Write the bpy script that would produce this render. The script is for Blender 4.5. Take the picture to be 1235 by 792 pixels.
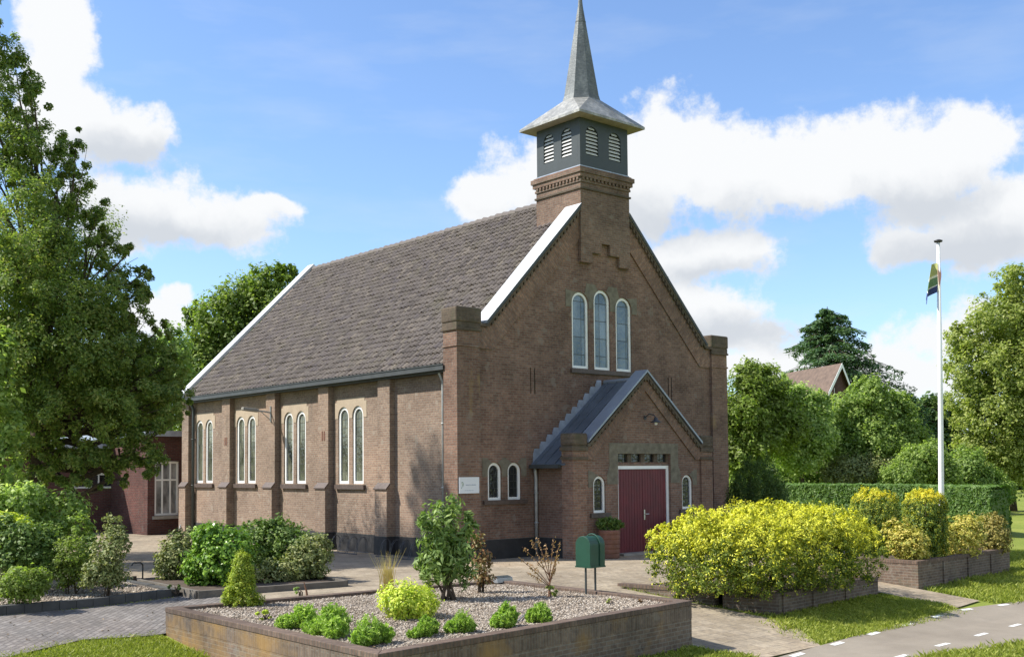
import bpy, bmesh, math, random
import numpy as np
from mathutils import Vector, Matrix
random.seed(7); rng = np.random.default_rng(11)
SC = bpy.context.scene; COL = SC.collection
for o in list(bpy.data.objects): bpy.data.objects.remove(o)
PI = math.pi

# ------------------------------------------------------------------ camera
F, CX, CY = 1323.57, 617.5, 502.49          # focal length and principal point of the 1235x792 photograph
YAW, PITCH, ROLL = .711, .049, -.009
CAM = np.array([-18.65, -23.98, 2.5])
_fw = np.array([math.sin(YAW), math.cos(YAW), 0]); _rt = np.array([math.cos(YAW), -math.sin(YAW), 0]); _up = np.array([0, 0, 1.])
VF = _fw*math.cos(PITCH)+_up*math.sin(PITCH); _u2 = -_fw*math.sin(PITCH)+_up*math.cos(PITCH)
VR = _rt*math.cos(ROLL)+_u2*math.sin(ROLL); VU = -_rt*math.sin(ROLL)+_u2*math.cos(ROLL)
cd = bpy.data.cameras.new('camera'); cam = bpy.data.objects.new('camera', cd); COL.objects.link(cam)
cam.matrix_world = Matrix(((VR[0], VU[0], -VF[0], CAM[0]), (VR[1], VU[1], -VF[1], CAM[1]), (VR[2], VU[2], -VF[2], CAM[2]), (0, 0, 0, 1)))
cd.sensor_width = 36; cd.sensor_fit = 'HORIZONTAL'; cd.lens = F/1235*36
cd.shift_y = (CY-396)/1235; cd.clip_start = .1; cd.clip_end = 3000
SC.camera = cam
SC.render.resolution_x = 1024; SC.render.resolution_y = 656

# ------------------------------------------------------------------ light, exposure
SUN_TRAVEL = Vector((.88, -.69, -1.19)).normalized()
SUN_EL = math.asin(-SUN_TRAVEL.z); SUN_AZ = math.atan2(-SUN_TRAVEL.x, -SUN_TRAVEL.y)
sd = bpy.data.lights.new('sun', 'SUN'); sd.energy = 4.6; sd.angle = math.radians(.6); sd.color = (1, .945, .86)
sun = bpy.data.objects.new('sun', sd); COL.objects.link(sun)
sun.rotation_euler = SUN_TRAVEL.to_track_quat('-Z', 'Y').to_euler(); sun.location = (-30, 30, 40)
vs = SC.view_settings; vs.view_transform = 'Standard'; vs.look = 'None'; vs.exposure = .75; vs.gamma = 1; vs.use_curve_mapping = False
SKY_STRENGTH = .15
SC.render.engine = 'CYCLES'
cy = SC.cycles; cy.max_bounces = 8; cy.diffuse_bounces = 5; cy.glossy_bounces = 2; cy.transmission_bounces = 3; cy.transparent_max_bounces = 4
cy.use_denoising = True
try: cy.denoiser = 'OPENIMAGEDENOISE'
except Exception: pass
cy.caustics_reflective = False; cy.caustics_refractive = False

def ray(px, py): return VR*(px-CX)/F+VU*(CY-py)/F+VF
def A(px, py, d): return CAM+ray(px, py)*d
def sst(t): t = np.clip(t, 0, 1); return t*t*(3-2*t)
def hgt(x, y): return -0.1*np.clip(-4.2-y, 0, 8.5)-.25*sst((-8-x)/3)*sst((-y)/5)*(1-sst((-9-y)/3.5))
def G(px, py, z=None):
    d = ray(px, py)
    if z is not None: return CAM+d*(z-CAM[2])/d[2]
    t = 5.
    while t < 500:
        p = CAM+d*t
        if p[2] < hgt(p[0], p[1]): break
        t *= 1.0015
    return p

# ------------------------------------------------------------------ world: Nishita sky + procedural cumulus by direction
W = bpy.data.worlds.new('World'); SC.world = W; W.use_nodes = True
nt = W.node_tree; N = nt.nodes; LK = nt.links; N.clear()
def nn(tree, t, **kw):
    n = tree.nodes.new(t)
    for k, v in kw.items():
        if k.startswith('i_'):
            k = k[2:]; k = int(k) if k.isdigit() else k.replace('_', ' ')
            n.inputs[k].default_value = v
        else: setattr(n, k, v)
    return n
def mth(tree, op, a, b=None, c=None, clamp=False):
    n = tree.nodes.new('ShaderNodeMath'); n.operation = op; n.use_clamp = clamp
    for i, v in enumerate((a, b, c)):
        if v is None: continue
        if isinstance(v, (int, float)): n.inputs[i].default_value = v
        else: tree.links.new(v, n.inputs[i])
    return n.outputs[0]
def mixc(tree, fac, a, b, blend='MIX'):
    n = tree.nodes.new('ShaderNodeMix'); n.data_type = 'RGBA'; n.blend_type = blend
    for s, v in ((n.inputs[0], fac), (n.inputs[6], a), (n.inputs[7], b)):
        if isinstance(v, (int, float)): s.default_value = v
        elif isinstance(v, tuple): s.default_value = v if len(v) == 4 else v+(1,)
        else: tree.links.new(v, s)
    return n.outputs[2]
def build_sky():
    out = nn(nt, 'ShaderNodeOutputWorld'); bg = nn(nt, 'ShaderNodeBackground'); bg.inputs[1].default_value = SKY_STRENGTH
    sky = nn(nt, 'ShaderNodeTexSky'); sky.sky_type = 'NISHITA'; sky.sun_disc = False
    sky.sun_elevation = SUN_EL; sky.sun_rotation = SUN_AZ; sky.altitude = 0; sky.air_density = 1.0; sky.dust_density = .6; sky.ozone_density = 2.2
    tc = nn(nt, 'ShaderNodeTexCoord'); sep = nn(nt, 'ShaderNodeSeparateXYZ'); LK.new(tc.outputs['Generated'], sep.inputs[0])
    x, y, z = sep.outputs
    az = mth(nt, 'ARCTAN2', x, y); hor = mth(nt, 'SQRT', mth(nt, 'ADD', mth(nt, 'MULTIPLY', x, x), mth(nt, 'MULTIPLY', y, y)))
    el = mth(nt, 'ARCTAN2', z, hor)
    uv = nn(nt, 'ShaderNodeCombineXYZ'); LK.new(az, uv.inputs[0]); LK.new(el, uv.inputs[1])
    # warp
    wn = nn(nt, 'ShaderNodeTexNoise', i_Scale=7., i_Detail=5., i_Roughness=.6); LK.new(uv.outputs[0], wn.inputs['Vector'])
    w1 = nn(nt, 'ShaderNodeVectorMath', operation='SUBTRACT'); LK.new(wn.outputs['Color'], w1.inputs[0]); w1.inputs[1].default_value = (.5, .5, .5)
    w2 = nn(nt, 'ShaderNodeVectorMath', operation='MULTIPLY_ADD'); LK.new(w1.outputs[0], w2.inputs[0]); w2.inputs[1].default_value = (.09, .06, 0); LK.new(uv.outputs[0], w2.inputs[2])
    UV = w2.outputs[0]
    def blobs(lst):
        acc = None
        for px, py, rx, ry in lst:
            if rx < 5: a, e = px, py; rx *= F; ry *= F
            else: d = ray(px, py); a = math.atan2(d[0], d[1]); e = math.atan2(d[2], math.hypot(d[0], d[1]))
            s = nn(nt, 'ShaderNodeVectorMath', operation='SUBTRACT'); LK.new(UV, s.inputs[0]); s.inputs[1].default_value = (a, e, 0)
            m = nn(nt, 'ShaderNodeVectorMath', operation='MULTIPLY'); LK.new(s.outputs[0], m.inputs[0]); m.inputs[1].default_value = (F/rx, F/ry, 0)
            l = nn(nt, 'ShaderNodeVectorMath', operation='LENGTH'); LK.new(m.outputs[0], l.inputs[0])
            v = mth(nt, 'SUBTRACT', 1., l.outputs['Value'])
            if acc is None: acc = v
            else: acc = mth(nt, 'SMOOTH_MAX', acc, v, .25)
        return acc
    B = blobs([(585, 238, 55, 44), (670, 215, 100, 75), (825, 185, 105, 80), (760, 240, 90, 60), (960, 200, 150, 72), (1085, 205, 120, 75), (1165, 185, 62, 62),
               (1195, 272, 120, 58), (1110, 290, 70, 26), (850, 306, 115, 34), (850, 365, 100, 42), (890, 400, 100, 34), (1150, 405, 90, 48), (1060, 455, 140, 45), (930, 440, 120, 40),
               (62, 40, 48, 70), (75, 150, 95, 55), (140, 165, 75, 38), (170, 262, 120, 56), (260, 272, 90, 42), (315, 255, 52, 16), (213, 362, 22, 15), (185, 385, 40, 26),
               (-160, 120, 160, 130), (-200, 330, 170, 90), (1420, 250, 160, 110), (1500, 420, 180, 60), (-500, 60, 200, 120), (1900, 200, 240, 140), (2.5, .5, .45, .3), (-2.8, .45, .5, .3), (-2.0, .3, .4, .2), (1.9, .6, .3, .22), (3.0, .2, .5, .14), (-1.2, .3, .3, .15), (2.9, 1.0, .8, .25)])  # angle-based blobs at the end: unseen clouds added to raise the fill light
    B = mth(nt, 'MAXIMUM', B, -1.5)
    n1 = nn(nt, 'ShaderNodeTexNoise', i_Scale=17., i_Detail=11., i_Roughness=.66); LK.new(uv.outputs[0], n1.inputs['Vector'])
    den = mth(nt, 'ADD', B, mth(nt, 'MULTIPLY', mth(nt, 'SUBTRACT', n1.outputs['Fac'], .5), 1.9))
    al = nn(nt, 'ShaderNodeMapRange', interpolation_type='SMOOTHSTEP', i_From_Min=0., i_From_Max=.42); LK.new(den, al.inputs[0])
    # thin haze of cirrus
    n3 = nn(nt, 'ShaderNodeTexNoise', i_Scale=5., i_Detail=6., i_Roughness=.55)
    mp = nn(nt, 'ShaderNodeMapping'); mp.inputs['Scale'].default_value = (1, 4, 1); LK.new(uv.outputs[0], mp.inputs[0]); LK.new(mp.outputs[0], n3.inputs['Vector'])
    ci = nn(nt, 'ShaderNodeMapRange', i_From_Min=.5, i_From_Max=.85, i_To_Max=.28); LK.new(n3.outputs['Fac'], ci.inputs[0])
    # grey undersides
    S = blobs([(830, 268, 130, 30), (700, 262, 90, 26), (960, 268, 90, 24), (1150, 300, 130, 28), (850, 325, 100, 16), (870, 392, 110, 20), (150, 190, 90, 20), (200, 285, 110, 24), (1100, 240, 80, 26), (-160, 190, 160, 60), (1420, 300, 160, 60)])
    n2 = nn(nt, 'ShaderNodeTexNoise', i_Scale=13., i_Detail=9., i_Roughness=.62); LK.new(UV, n2.inputs['Vector'])
    sh = nn(nt, 'ShaderNodeMapRange', interpolation_type='SMOOTHSTEP', i_From_Min=-.5, i_From_Max=1.0); LK.new(mth(nt, 'ADD', S, mth(nt, 'MULTIPLY', mth(nt, 'SUBTRACT', n2.outputs['Fac'], .44), 2.4)), sh.inputs[0])
    k = 1/SKY_STRENGTH
    cc = mixc(nt, sh.outputs[0], (.57*k, .58*k, .59*k), (.40*k, .425*k, .46*k))
    skyc = mixc(nt, 1., sky.outputs[0], (.74, .81, .92), 'MULTIPLY')
    c0 = mixc(nt, ci.outputs[0], skyc, (.48*k, .52*k, .57*k))
    c1 = mixc(nt, al.outputs[0], c0, cc)
    LK.new(c1, bg.inputs[0]); LK.new(bg.outputs[0], out.inputs[0])
build_sky()

# ------------------------------------------------------------------ materials
def new_mat(name):
    m = bpy.data.materials.new(name); m.use_nodes = True; t = m.node_tree
    return m, t, t.nodes['Principled BSDF']
def ramp(t, fac, stops):
    r = t.nodes.new('ShaderNodeValToRGB'); e = r.color_ramp.elements
    while len(e) < len(stops): e.new(.5)
    for el, (p, c) in zip(e, stops): el.position = p; el.color = c if len(c) == 4 else tuple(c)+(1,)
    t.links.new(fac, r.inputs[0]); return r.outputs[0]
def pos(t):
    g = t.nodes.new('ShaderNodeNewGeometry'); return g.outputs['Position']
def noise(t, vec, scale, detail=4, rough=.55, stretch=None):
    n = nn(t, 'ShaderNodeTexNoise', i_Scale=float(scale), i_Detail=float(detail), i_Roughness=rough)
    if stretch:
        mp = nn(t, 'ShaderNodeMapping'); mp.inputs['Scale'].default_value = stretch; t.links.new(vec, mp.inputs[0]); vec = mp.outputs[0]
    t.links.new(vec, n.inputs['Vector']); return n.outputs['Fac']
def bump(t, b, hsock, strength, dist=.01):
    n = nn(t, 'ShaderNodeBump', i_Strength=strength, i_Distance=dist); t.links.new(hsock, n.inputs['Height']); t.links.new(n.outputs[0], b.inputs['Normal'])
def plain(name, col, rough=.6, var=.25, scale=3., metal=0., spec=.5, bumps=0., fine=40.):
    m, t, b = new_mat(name); p = pos(t)
    f = noise(t, p, scale, 6, .6)
    lo = tuple(c*(1-var) for c in col); hi = tuple(min(1, c*(1+var)) for c in col)
    t.links.new(ramp(t, f, [(.3, lo), (.7, hi)]), b.inputs['Base Color'])
    b.inputs['Roughness'].default_value = rough; b.inputs['Metallic'].default_value = metal; b.inputs['Specular IOR Level'].default_value = spec
    if bumps: bump(t, b, noise(t, p, fine, 3), bumps)
    return m
def brick(name, c1, c2, mortar, uvec='wall', weather=.35, stains=None, bw=.225, rh=.07, ms=.011):
    m, t, b = new_mat(name); p = pos(t)
    sep = nn(t, 'ShaderNodeSeparateXYZ'); t.links.new(p, sep.inputs[0]); x, y, z = sep.outputs
    cmb = nn(t, 'ShaderNodeCombineXYZ')
    if uvec == 'wall': u = mth(t, 'ADD', x, y); v = z
    elif uvec == 'soldier': u = z; v = mth(t, 'ADD', x, y)
    elif uvec == 'flat': u, v = x, y
    elif uvec == 'rakeL': u = mth(t, 'MULTIPLY', mth(t, 'SUBTRACT', z, x), .707); v = mth(t, 'MULTIPLY', mth(t, 'ADD', z, x), .707)
    elif uvec == 'rakeR': u = mth(t, 'MULTIPLY', mth(t, 'ADD', z, x), .707); v = mth(t, 'MULTIPLY', mth(t, 'SUBTRACT', z, x), .707)
    elif uvec == 'diag': u = mth(t, 'MULTIPLY', mth(t, 'ADD', x, y), .707); v = mth(t, 'MULTIPLY', mth(t, 'SUBTRACT', x, y), .707)
    for i, s in enumerate((u, v)): t.links.new(s, cmb.inputs[i])
    bt = nn(t, 'ShaderNodeTexBrick', i_Scale=1., i_Mortar_Size=ms, i_Mortar_Smooth=.15, i_Bias=-.1, i_Brick_Width=bw, i_Row_Height=rh)
    bt.inputs['Color1'].default_value = c1+(1,); bt.inputs['Color2'].default_value = c2+(1,); bt.inputs['Mortar'].default_value = mortar+(1,)
    t.links.new(cmb.outputs[0], bt.inputs['Vector'])
    # a second offset brick hue per brick run
    f = noise(t, p, .9, 7, .65)
    w = ramp(t, f, [(.3, (1-weather,)*3), (.55, (1, 1, 1)), (.75, (1+weather*.5,)*3)])
    c = mixc(t, 1., bt.outputs['Color'], w, 'MULTIPLY')
    f2 = noise(t, p, 14, 3, .6)
    c = mixc(t, 1., c, ramp(t, f2, [(.3, (.78, .78, .80)), (.7, (1.2, 1.17, 1.12))]), 'MULTIPLY')
    fb = noise(t, p, .28, 5, .6)
    c = mixc(t, 1., c, ramp(t, fb, [(.35, (.80, .79, .79)), (.5, (1, 1, 1)), (.66, (1.16, 1.10, 1.06))]), 'MULTIPLY')
    fr_ = noise(t, p, 3.1, 2, .4); c = mixc(t, ramp(t, fr_, [(.66, (0, 0, 0)), (.70, (.5, .5, .5))]), c, tuple(min(1, v*1.15) for v in mortar))
    f3 = noise(t, p, 2.2, 6, .6, (1, 1, .18))
    c = mixc(t, ramp(t, f3, [(.58, (0, 0, 0)), (.78, (.45, .45, .45))]), c, (.075, .07, .055))
    if stains: # lichen / moss stains with a shape of their own
        f4 = noise(t, p, stains[0], 5, .6, (1, 1, stains[3] if len(stains) > 3 else .6))
        c = mixc(t, ramp(t, f4, [(stains[1], (0, 0, 0)), (stains[1]+.16, (.75, .75, .75))]), c, stains[2])
    t.links.new(c, b.inputs['Base Color']); b.inputs['Roughness'].default_value = .9; b.inputs['Specular IOR Level'].default_value = .2
    inv = mth(t, 'SUBTRACT', 1., bt.outputs['Fac'])
    bump(t, b, mth(t, 'ADD', inv, mth(t, 'MULTIPLY', noise(t, p, 60, 2), .5)), .5, .008)
    return m
def leafmat(name, stops, trans=.35, rough=.55, patch=None):
    m, t, b = new_mat(name); g = t.nodes.new('ShaderNodeNewGeometry')
    f = g.outputs['Random Per Island']
    pn = noise(t, g.outputs['Position'], patch or .8, 4, .6)
    ff = mth(t, 'ADD', mth(t, 'MULTIPLY', f, .55), mth(t, 'MULTIPLY', pn, .5))
    c = ramp(t, ff, stops)
    t.links.new(c, b.inputs['Base Color']); b.inputs['Roughness'].default_value = rough; b.inputs['Specular IOR Level'].default_value = .35
    tr = nn(t, 'ShaderNodeBsdfTranslucent'); t.links.new(mixc(t, 1., c, (1.2, 1.35, .6), 'MULTIPLY'), tr.inputs[0])
    ms = nn(t, 'ShaderNodeMixShader'); ms.inputs[0].default_value = trans
    t.links.new(b.outputs[0], ms.inputs[1]); t.links.new(tr.outputs[0], ms.inputs[2])
    t.links.new(ms.outputs[0], t.nodes['Material Output'].inputs[0])
    return m
M = {}
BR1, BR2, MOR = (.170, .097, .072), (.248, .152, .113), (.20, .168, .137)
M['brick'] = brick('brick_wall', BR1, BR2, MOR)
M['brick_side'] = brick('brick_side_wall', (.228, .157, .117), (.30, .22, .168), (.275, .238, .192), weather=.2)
M['brick_pier'] = brick('brick_pier', (.178, .10, .072), (.262, .16, .115), MOR, stains=(1.3, .58, (.34, .235, .09), .4))
M['brick_rakeL'] = brick('brick_rake', (.19, .11, .078), (.275, .172, .122), (.16, .14, .12), 'rakeL')
M['brick_rakeR'] = brick('brick_rake_right', (.19, .11, .078), (.275, .172, .122), (.16, .14, .12), 'rakeR')
M['brick_tower'] = brick('brick_tower', (.165, .103, .076), (.235, .155, .115), (.19, .165, .135), weather=.3)
M['brick_old'] = brick('brick_mossy', (.105, .080, .058), (.15, .115, .085), (.115, .10, .08), stains=(2.5, .5, (.085, .08, .05), .8))
M['brick_bed'] = brick('brick_bed_wall', (.14, .105, .082), (.20, .155, .12), (.20, .18, .15), 'wall', stains=(.8, .50, (.30, .18, .06), 1.), bw=.21, rh=.072, ms=.009)
M['brick_soldier'] = brick('brick_bed_soldier', (.13, .098, .076), (.19, .148, .115), (.17, .15, .125), 'soldier', stains=(.8, .50, (.30, .18, .06), 1.), bw=.6, rh=.072, ms=.009)
M['brick_bedcap'] = brick('brick_bed_cap', (.125, .088, .07), (.175, .128, .10), (.11, .095, .08), 'wall', bw=.075, rh=.5)
M['brick_hedgebed'] = brick('brick_low_wall', (.12, .09, .072), (.18, .135, .105), (.19, .168, .14), stains=(2., .6, (.10, .105, .07)))
M['brick_annex'] = brick('brick_annex', (.095, .038, .034), (.135, .054, .045), (.10, .082, .075))  # brick darkened to put the overhanging trees' shade into its colour
M['tar'] = plain('tarred_plinth', (.028, .027, .027), .75, .3, 5, bumps=.25)
M['stone'] = plain('render_stone', (.40, .325, .24), .9, .12, 3, spec=.2, bumps=.1)
M['stone_green'] = plain('mossy_stone', (.165, .148, .112), .9, .3, 5, spec=.2, bumps=.2)
M['sill'] = plain('sill_tile', (.085, .06, .048), .6, .3, 8)
M['white'] = plain('white_paint', (.80, .80, .78), .4, .05, 4)
M['zinc'] = plain('zinc_coping', (.50, .52, .53), .5, .15, 1.5, metal=.2)
M['zinc_dark'] = plain('zinc_weathered', (.27, .30, .345), .48, .12, 1.5, metal=.35)
M['zinc_roof'] = plain('zinc_roof_sheet', (.13, .15, .175), .5, .2, 1.5, metal=.3)
M['lead'] = plain('lead_flashing', (.33, .37, .43), .5, .22, 5, metal=.25)
M['gutter'] = plain('gutter_zinc', (.05, .056, .056), .6, .2, 3, metal=.1)
M['pipe'] = plain('downpipe_zinc', (.36, .37, .36), .5, .15, 6, metal=.3)
M['pipe_dark'] = plain('downpipe_dark', (.045, .055, .055), .5, .15, 6)
M['belfry'] = plain('belfry_paint', (.036, .046, .047), .55, .12, 3)
M['louvre'] = plain('louvre_white', (.54, .54, .52), .5, .06, 3)
M['dark'] = plain('dark_void', (.012, .012, .014), .8, .1)
M['door'] = plain('door_paint', (.115, .008, .014), .5, .3, 1.6)
M['steel'] = plain('brushed_steel', (.62, .62, .60), .3, .05, metal=.9)
M['green_box'] = plain('green_enamel', (.012, .06, .034), .45, .18, 3)
M['galv'] = plain('galvanised', (.34, .35, .35), .45, .15, 8, metal=.5)
M['iron'] = plain('dark_iron', (.03, .03, .032), .5, .2, 8)
M['bark'] = plain('bark', (.085, .065, .048), .95, .4, 6, spec=.1, bumps=.6, fine=18)
M['twig'] = plain('reddish_twig', (.20, .105, .06), .9, .3, 9)
M['wood'] = plain('planter_wood', (.17, .075, .045), .7, .25, 5)
M['concrete'] = plain('concrete_kerb', (.29, .27, .24), .9, .2, 4, spec=.2, bumps=.3)
M['kerb_dark'] = plain('dark_kerb', (.06, .06, .058), .85, .3, 4, bumps=.3)
M['kerb_mid'] = plain('shade_toned_kerb', (.13, .115, .095), .9, .3, 4, bumps=.3)  # kerb colour lowered to hold the shadow along the middle bed
M['rack'] = plain('dull_rack_steel', (.075, .075, .078), .55, .2, 8, metal=.3)
M['curtain'] = plain('pale_curtain', (.55, .55, .52), .9, .1, 5)
M['soil'] = plain('soil', (.07, .05, .035), .95, .35, 5, bumps=.8, fine=25)
M['sign'] = plain('sign_face', (.68, .70, .72), .35, .03)
M['ink'] = plain('sign_ink', (.20, .26, .33), .6, .1)
M['inkg'] = plain('sign_emblem', (.22, .33, .20), .6, .1)

def streaked(name, col, hi):
    m, t, b = new_mat(name); p = pos(t)
    f = noise(t, p, 2.6, 7, .65, (1, 1, .35)); f2 = noise(t, p, 9, 5, .6, (1, 1, 2.2))
    c = ramp(t, mth(t, 'ADD', mth(t, 'MULTIPLY', f, .65), mth(t, 'MULTIPLY', f2, .35)), [(.35, tuple(c*.55 for c in col)), (.5, col), (.63, hi)])
    t.links.new(c, b.inputs['Base Color']); b.inputs['Metallic'].default_value = .12; b.inputs['Roughness'].default_value = .5
    bump(t, b, f2, .25, .03)
    return m
M['spire'] = streaked('spire_lead', (.085, .098, .098), (.165, .18, .176))
M['spire_skirt'] = streaked('skirt_lead', (.24, .24, .22), (.42, .41, .37))
M['soffit'] = plain('soffit_boards', (.32, .27, .21), .7, .2, 4)

def glassmat(name, col, bars=None, rough=.06, tint2=None):
    m, t, b = new_mat(name); p = pos(t)
    c = None
    sep = nn(t, 'ShaderNodeSeparateXYZ'); t.links.new(p, sep.inputs[0]); x, y, z = sep.outputs
    f = noise(t, p, 2.2, 4, .6, (1, 1, .5))
    c = ramp(t, f, [(.35, col), (.65, tint2 or tuple(v*1.6 for v in col))])
    b.inputs['Roughness'].default_value = rough; b.inputs['Specular IOR Level'].default_value = .6
    if bars:
        cmb = nn(t, 'ShaderNodeCombineXYZ'); t.links.new(mth(t, 'ADD', x, y), cmb.inputs[0]); t.links.new(z, cmb.inputs[1])
        bt = nn(t, 'ShaderNodeTexBrick', i_Scale=1., i_Mortar_Size=.011, i_Brick_Width=bars[0], i_Row_Height=bars[1]); bt.offset = 0
        bt.inputs['Color1'].default_value = (1, 1, 1, 1); bt.inputs['Color2'].default_value = (.55, .6, .55, 1); bt.inputs['Mortar'].default_value = (.35, .33, .3, 1)
        t.links.new(cmb.outputs[0], bt.inputs['Vector'])
        c = mixc(t, 1., c, bt.outputs['Color'], 'MULTIPLY')
        rr = mth(t, 'ADD', mth(t, 'MULTIPLY', bt.outputs['Fac'], .5), rough); t.links.new(rr, b.inputs['Roughness'])
        wob = noise(t, p, 9, 2); bump(t, b, mth(t, 'ADD', mth(t, 'MULTIPLY', bt.outputs['Fac'], 1.), mth(t, 'MULTIPLY', wob, 1.2)), .6, .012)
    t.links.new(c, b.inputs['Base Color'])
    return m
M['glass_side'] = glassmat('leaded_glass', (.045, .05, .03), (.16, .28), .07, (.20, .21, .15))
M['glass_front'] = glassmat('facade_glass', (.10, .135, .165), (.4, .55), .10, (.22, .27, .31))
M['glass_dark'] = glassmat('dark_glass', (.018, .02, .022), (.15, .2), .08)

# tiles: colour per tile from the uv cell
def tilemat():
    m, t, b = new_mat('roof_tiles'); u = nn(t, 'ShaderNodeUVMap'); fl = nn(t, 'ShaderNodeVectorMath', operation='FLOOR'); t.links.new(u.outputs[0], fl.inputs[0])
    wn = nn(t, 'ShaderNodeTexWhiteNoise'); wn.noise_dimensions = '2D'; t.links.new(fl.outputs[0], wn.inputs['Vector'])
    c = ramp(t, wn.outputs['Value'], [(0, (.105, .090, .078)), (.3, (.138, .118, .10)), (.6, (.165, .142, .12)), (.82, (.122, .105, .10)), (1, (.205, .175, .14))])
    p = pos(t)
    c = mixc(t, ramp(t, noise(t, p, 1.1, 7, .7), [(.52, (0, 0, 0)), (.72, (.6, .6, .6))]), c, (.15, .135, .085))
    c = mixc(t, 1., c, ramp(t, noise(t, p, 25, 3), [(.3, (.8, .8, .8)), (.7, (1.2, 1.2, 1.2))]), 'MULTIPLY')
    t.links.new(c, b.inputs['Base Color']); b.inputs['Roughness'].default_value = .78; b.inputs['Specular IOR Level'].default_value = .3
    return m
M['tiles'] = tilemat()

def groundmat(name, stops, scale, rough=.95, b1=.3, fine=60, scale2=30):
    m, t, b = new_mat(name); p = pos(t)
    f = noise(t, p, scale, 8, .65); f2 = noise(t, p, scale2, 4, .6)
    c = ramp(t, mth(t, 'ADD', mth(t, 'MULTIPLY', f, .65), mth(t, 'MULTIPLY', f2, .35)), stops)
    t.links.new(c, b.inputs['Base Color']); b.inputs['Roughness'].default_value = rough; b.inputs['Specular IOR Level'].default_value = .2
    bump(t, b, noise(t, p, fine, 3), b1, .02); return m
M['grass_ground'] = groundmat('grass_ground', [(.3, (.11, .145, .024)), (.5, (.18, .22, .036)), (.68, (.28, .285, .065))], .35)
M['asphalt'] = groundmat('worn_asphalt', [(.3, (.165, .14, .108)), (.5, (.235, .203, .16)), (.7, (.31, .272, .215))], .55, .9, .25, 120, 60)
M['gravel_ground'] = groundmat('gravel_ground', [(.3, (.12, .098, .08)), (.5, (.21, .178, .145)), (.7, (.31, .27, .225))], 9, .95, .8, 45, 35)
M['pavers'] = brick('yard_pavers', (.28, .235, .17), (.35, .30, .225), (.20, .17, .13), 'flat', .22, bw=.3, rh=.3, ms=.008)
M['klinkers'] = brick('driveway_klinkers', (.16, .15, .14), (.235, .22, .205), (.115, .105, .095), 'diag', .22, bw=.21, rh=.105, ms=.010)
M['paint'] = plain('road_paint', (.72, .72, .68), .7, .12, 12)
M['blade'] = leafmat('grass_blades', [(.25, (.15, .20, .022)), (.5, (.26, .31, .04)), (.75, (.38, .40, .08))], .3, patch=.5)
M['pebble'] = leafmat('pebbles', [(.2, (.12, .093, .066)), (.45, (.235, .19, .142)), (.62, (.325, .272, .212)), (.8, (.46, .41, .34))], .0, .8)

# leaf materials (albedo)
def LM(key, *cols, **k):
    g = k.pop('gain', 1.8); cols = [(min(.75, c[0]*g*1.08), min(.75, c[1]*g*1.0), min(.6, c[2]*g*.92)) for c in cols]
    k.setdefault('trans', .5); M[key] = leafmat(key, [(.22+.56*i/(len(cols)-1), c) for i, c in enumerate(cols)], **k)
LM('leaf_ash', (.034, .060, .019), (.062, .098, .026), (.10, .142, .036), (.13, .145, .05), gain=2.4)
LM('leaf_oak', (.04, .068, .016), (.075, .114, .025), (.125, .17, .042), gain=2.2)
LM('leaf_far', (.04, .066, .02), (.074, .114, .034), (.12, .165, .054), patch=.4, gain=3.0)
LM('leaf_bright', (.052, .088, .026), (.10, .148, .042), (.165, .22, .07), patch=.5, gain=2.3)
LM('leaf_olive', (.058, .082, .022), (.10, .128, .036), (.155, .178, .058), patch=.4, gain=2.7)
LM('leaf_pale', (.07, .12, .035), (.14, .20, .065), (.26, .32, .15), patch=.4, gain=2.2)
LM('leaf_bronze', (.045, .066, .017), (.072, .096, .026), (.095, .14, .03), patch=.4, gain=2.8)
LM('leaf_spruce', (.018, .042, .020), (.03, .062, .028), (.05, .085, .036), trans=.3, gain=2.6)
LM('leaf_dark', (.02, .040, .012), (.034, .066, .018), (.06, .095, .024), trans=.3, gain=2.2)
LM('leaf_hedge', (.026, .058, .014), (.045, .09, .02), (.075, .125, .03), trans=.35, patch=2, gain=2.2)
LM('leaf_yew', (.020, .042, .012), (.035, .066, .016), (.06, .09, .022), trans=.3, patch=2, gain=2.2)
LM('leaf_gold', (.31, .285, .02), (.43, .375, .028), (.53, .46, .05), trans=.2, patch=2, gain=2.3)
LM('leaf_goldgreen', (.11, .14, .015), (.18, .21, .02), (.27, .28, .03), trans=.3, patch=2)
LM('leaf_tipgold', (.34, .28, .02), (.48, .36, .03), (.60, .44, .06), trans=.3, patch=2)
LM('leaf_variegated', (.11, .15, .025), (.22, .22, .045), (.36, .32, .09), trans=.25, patch=2)
LM('leaf_strawy', (.10, .105, .025), (.16, .145, .04), (.21, .185, .06), trans=.25, patch=2)
LM('leaf_shrub', (.030, .062, .013), (.058, .105, .022), (.10, .15, .035), trans=.25, patch=2)
LM('leaf_glossy', (.035, .085, .012), (.075, .155, .02), (.15, .25, .035), trans=.22, rough=.35, patch=2)
LM('leaf_grey', (.06, .085, .03), (.115, .145, .055), (.19, .205, .09), trans=.25, patch=2)
LM('leaf_dwarf', (.06, .10, .012), (.12, .17, .018), (.21, .24, .035), trans=.3, patch=4, gain=2.3)
LM('leaf_fresh', (.10, .20, .028), (.19, .32, .05), (.31, .44, .10), trans=.35, patch=4, gain=1.35)
LM('leaf_lime', (.14, .22, .02), (.27, .34, .035), (.42, .42, .09), trans=.3, patch=4)
LM('leaf_red', (.10, .055, .028), (.16, .085, .042), (.16, .125, .06), (.11, .125, .05), trans=.25, patch=4)
LM('leaf_litter', (.09, .06, .035), (.14, .095, .05), (.18, .13, .07), trans=.1, gain=1.)
LM('leaf_yewgreen', (.045, .075, .012), (.075, .115, .017), (.13, .165, .025), trans=.3, patch=2)
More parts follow.
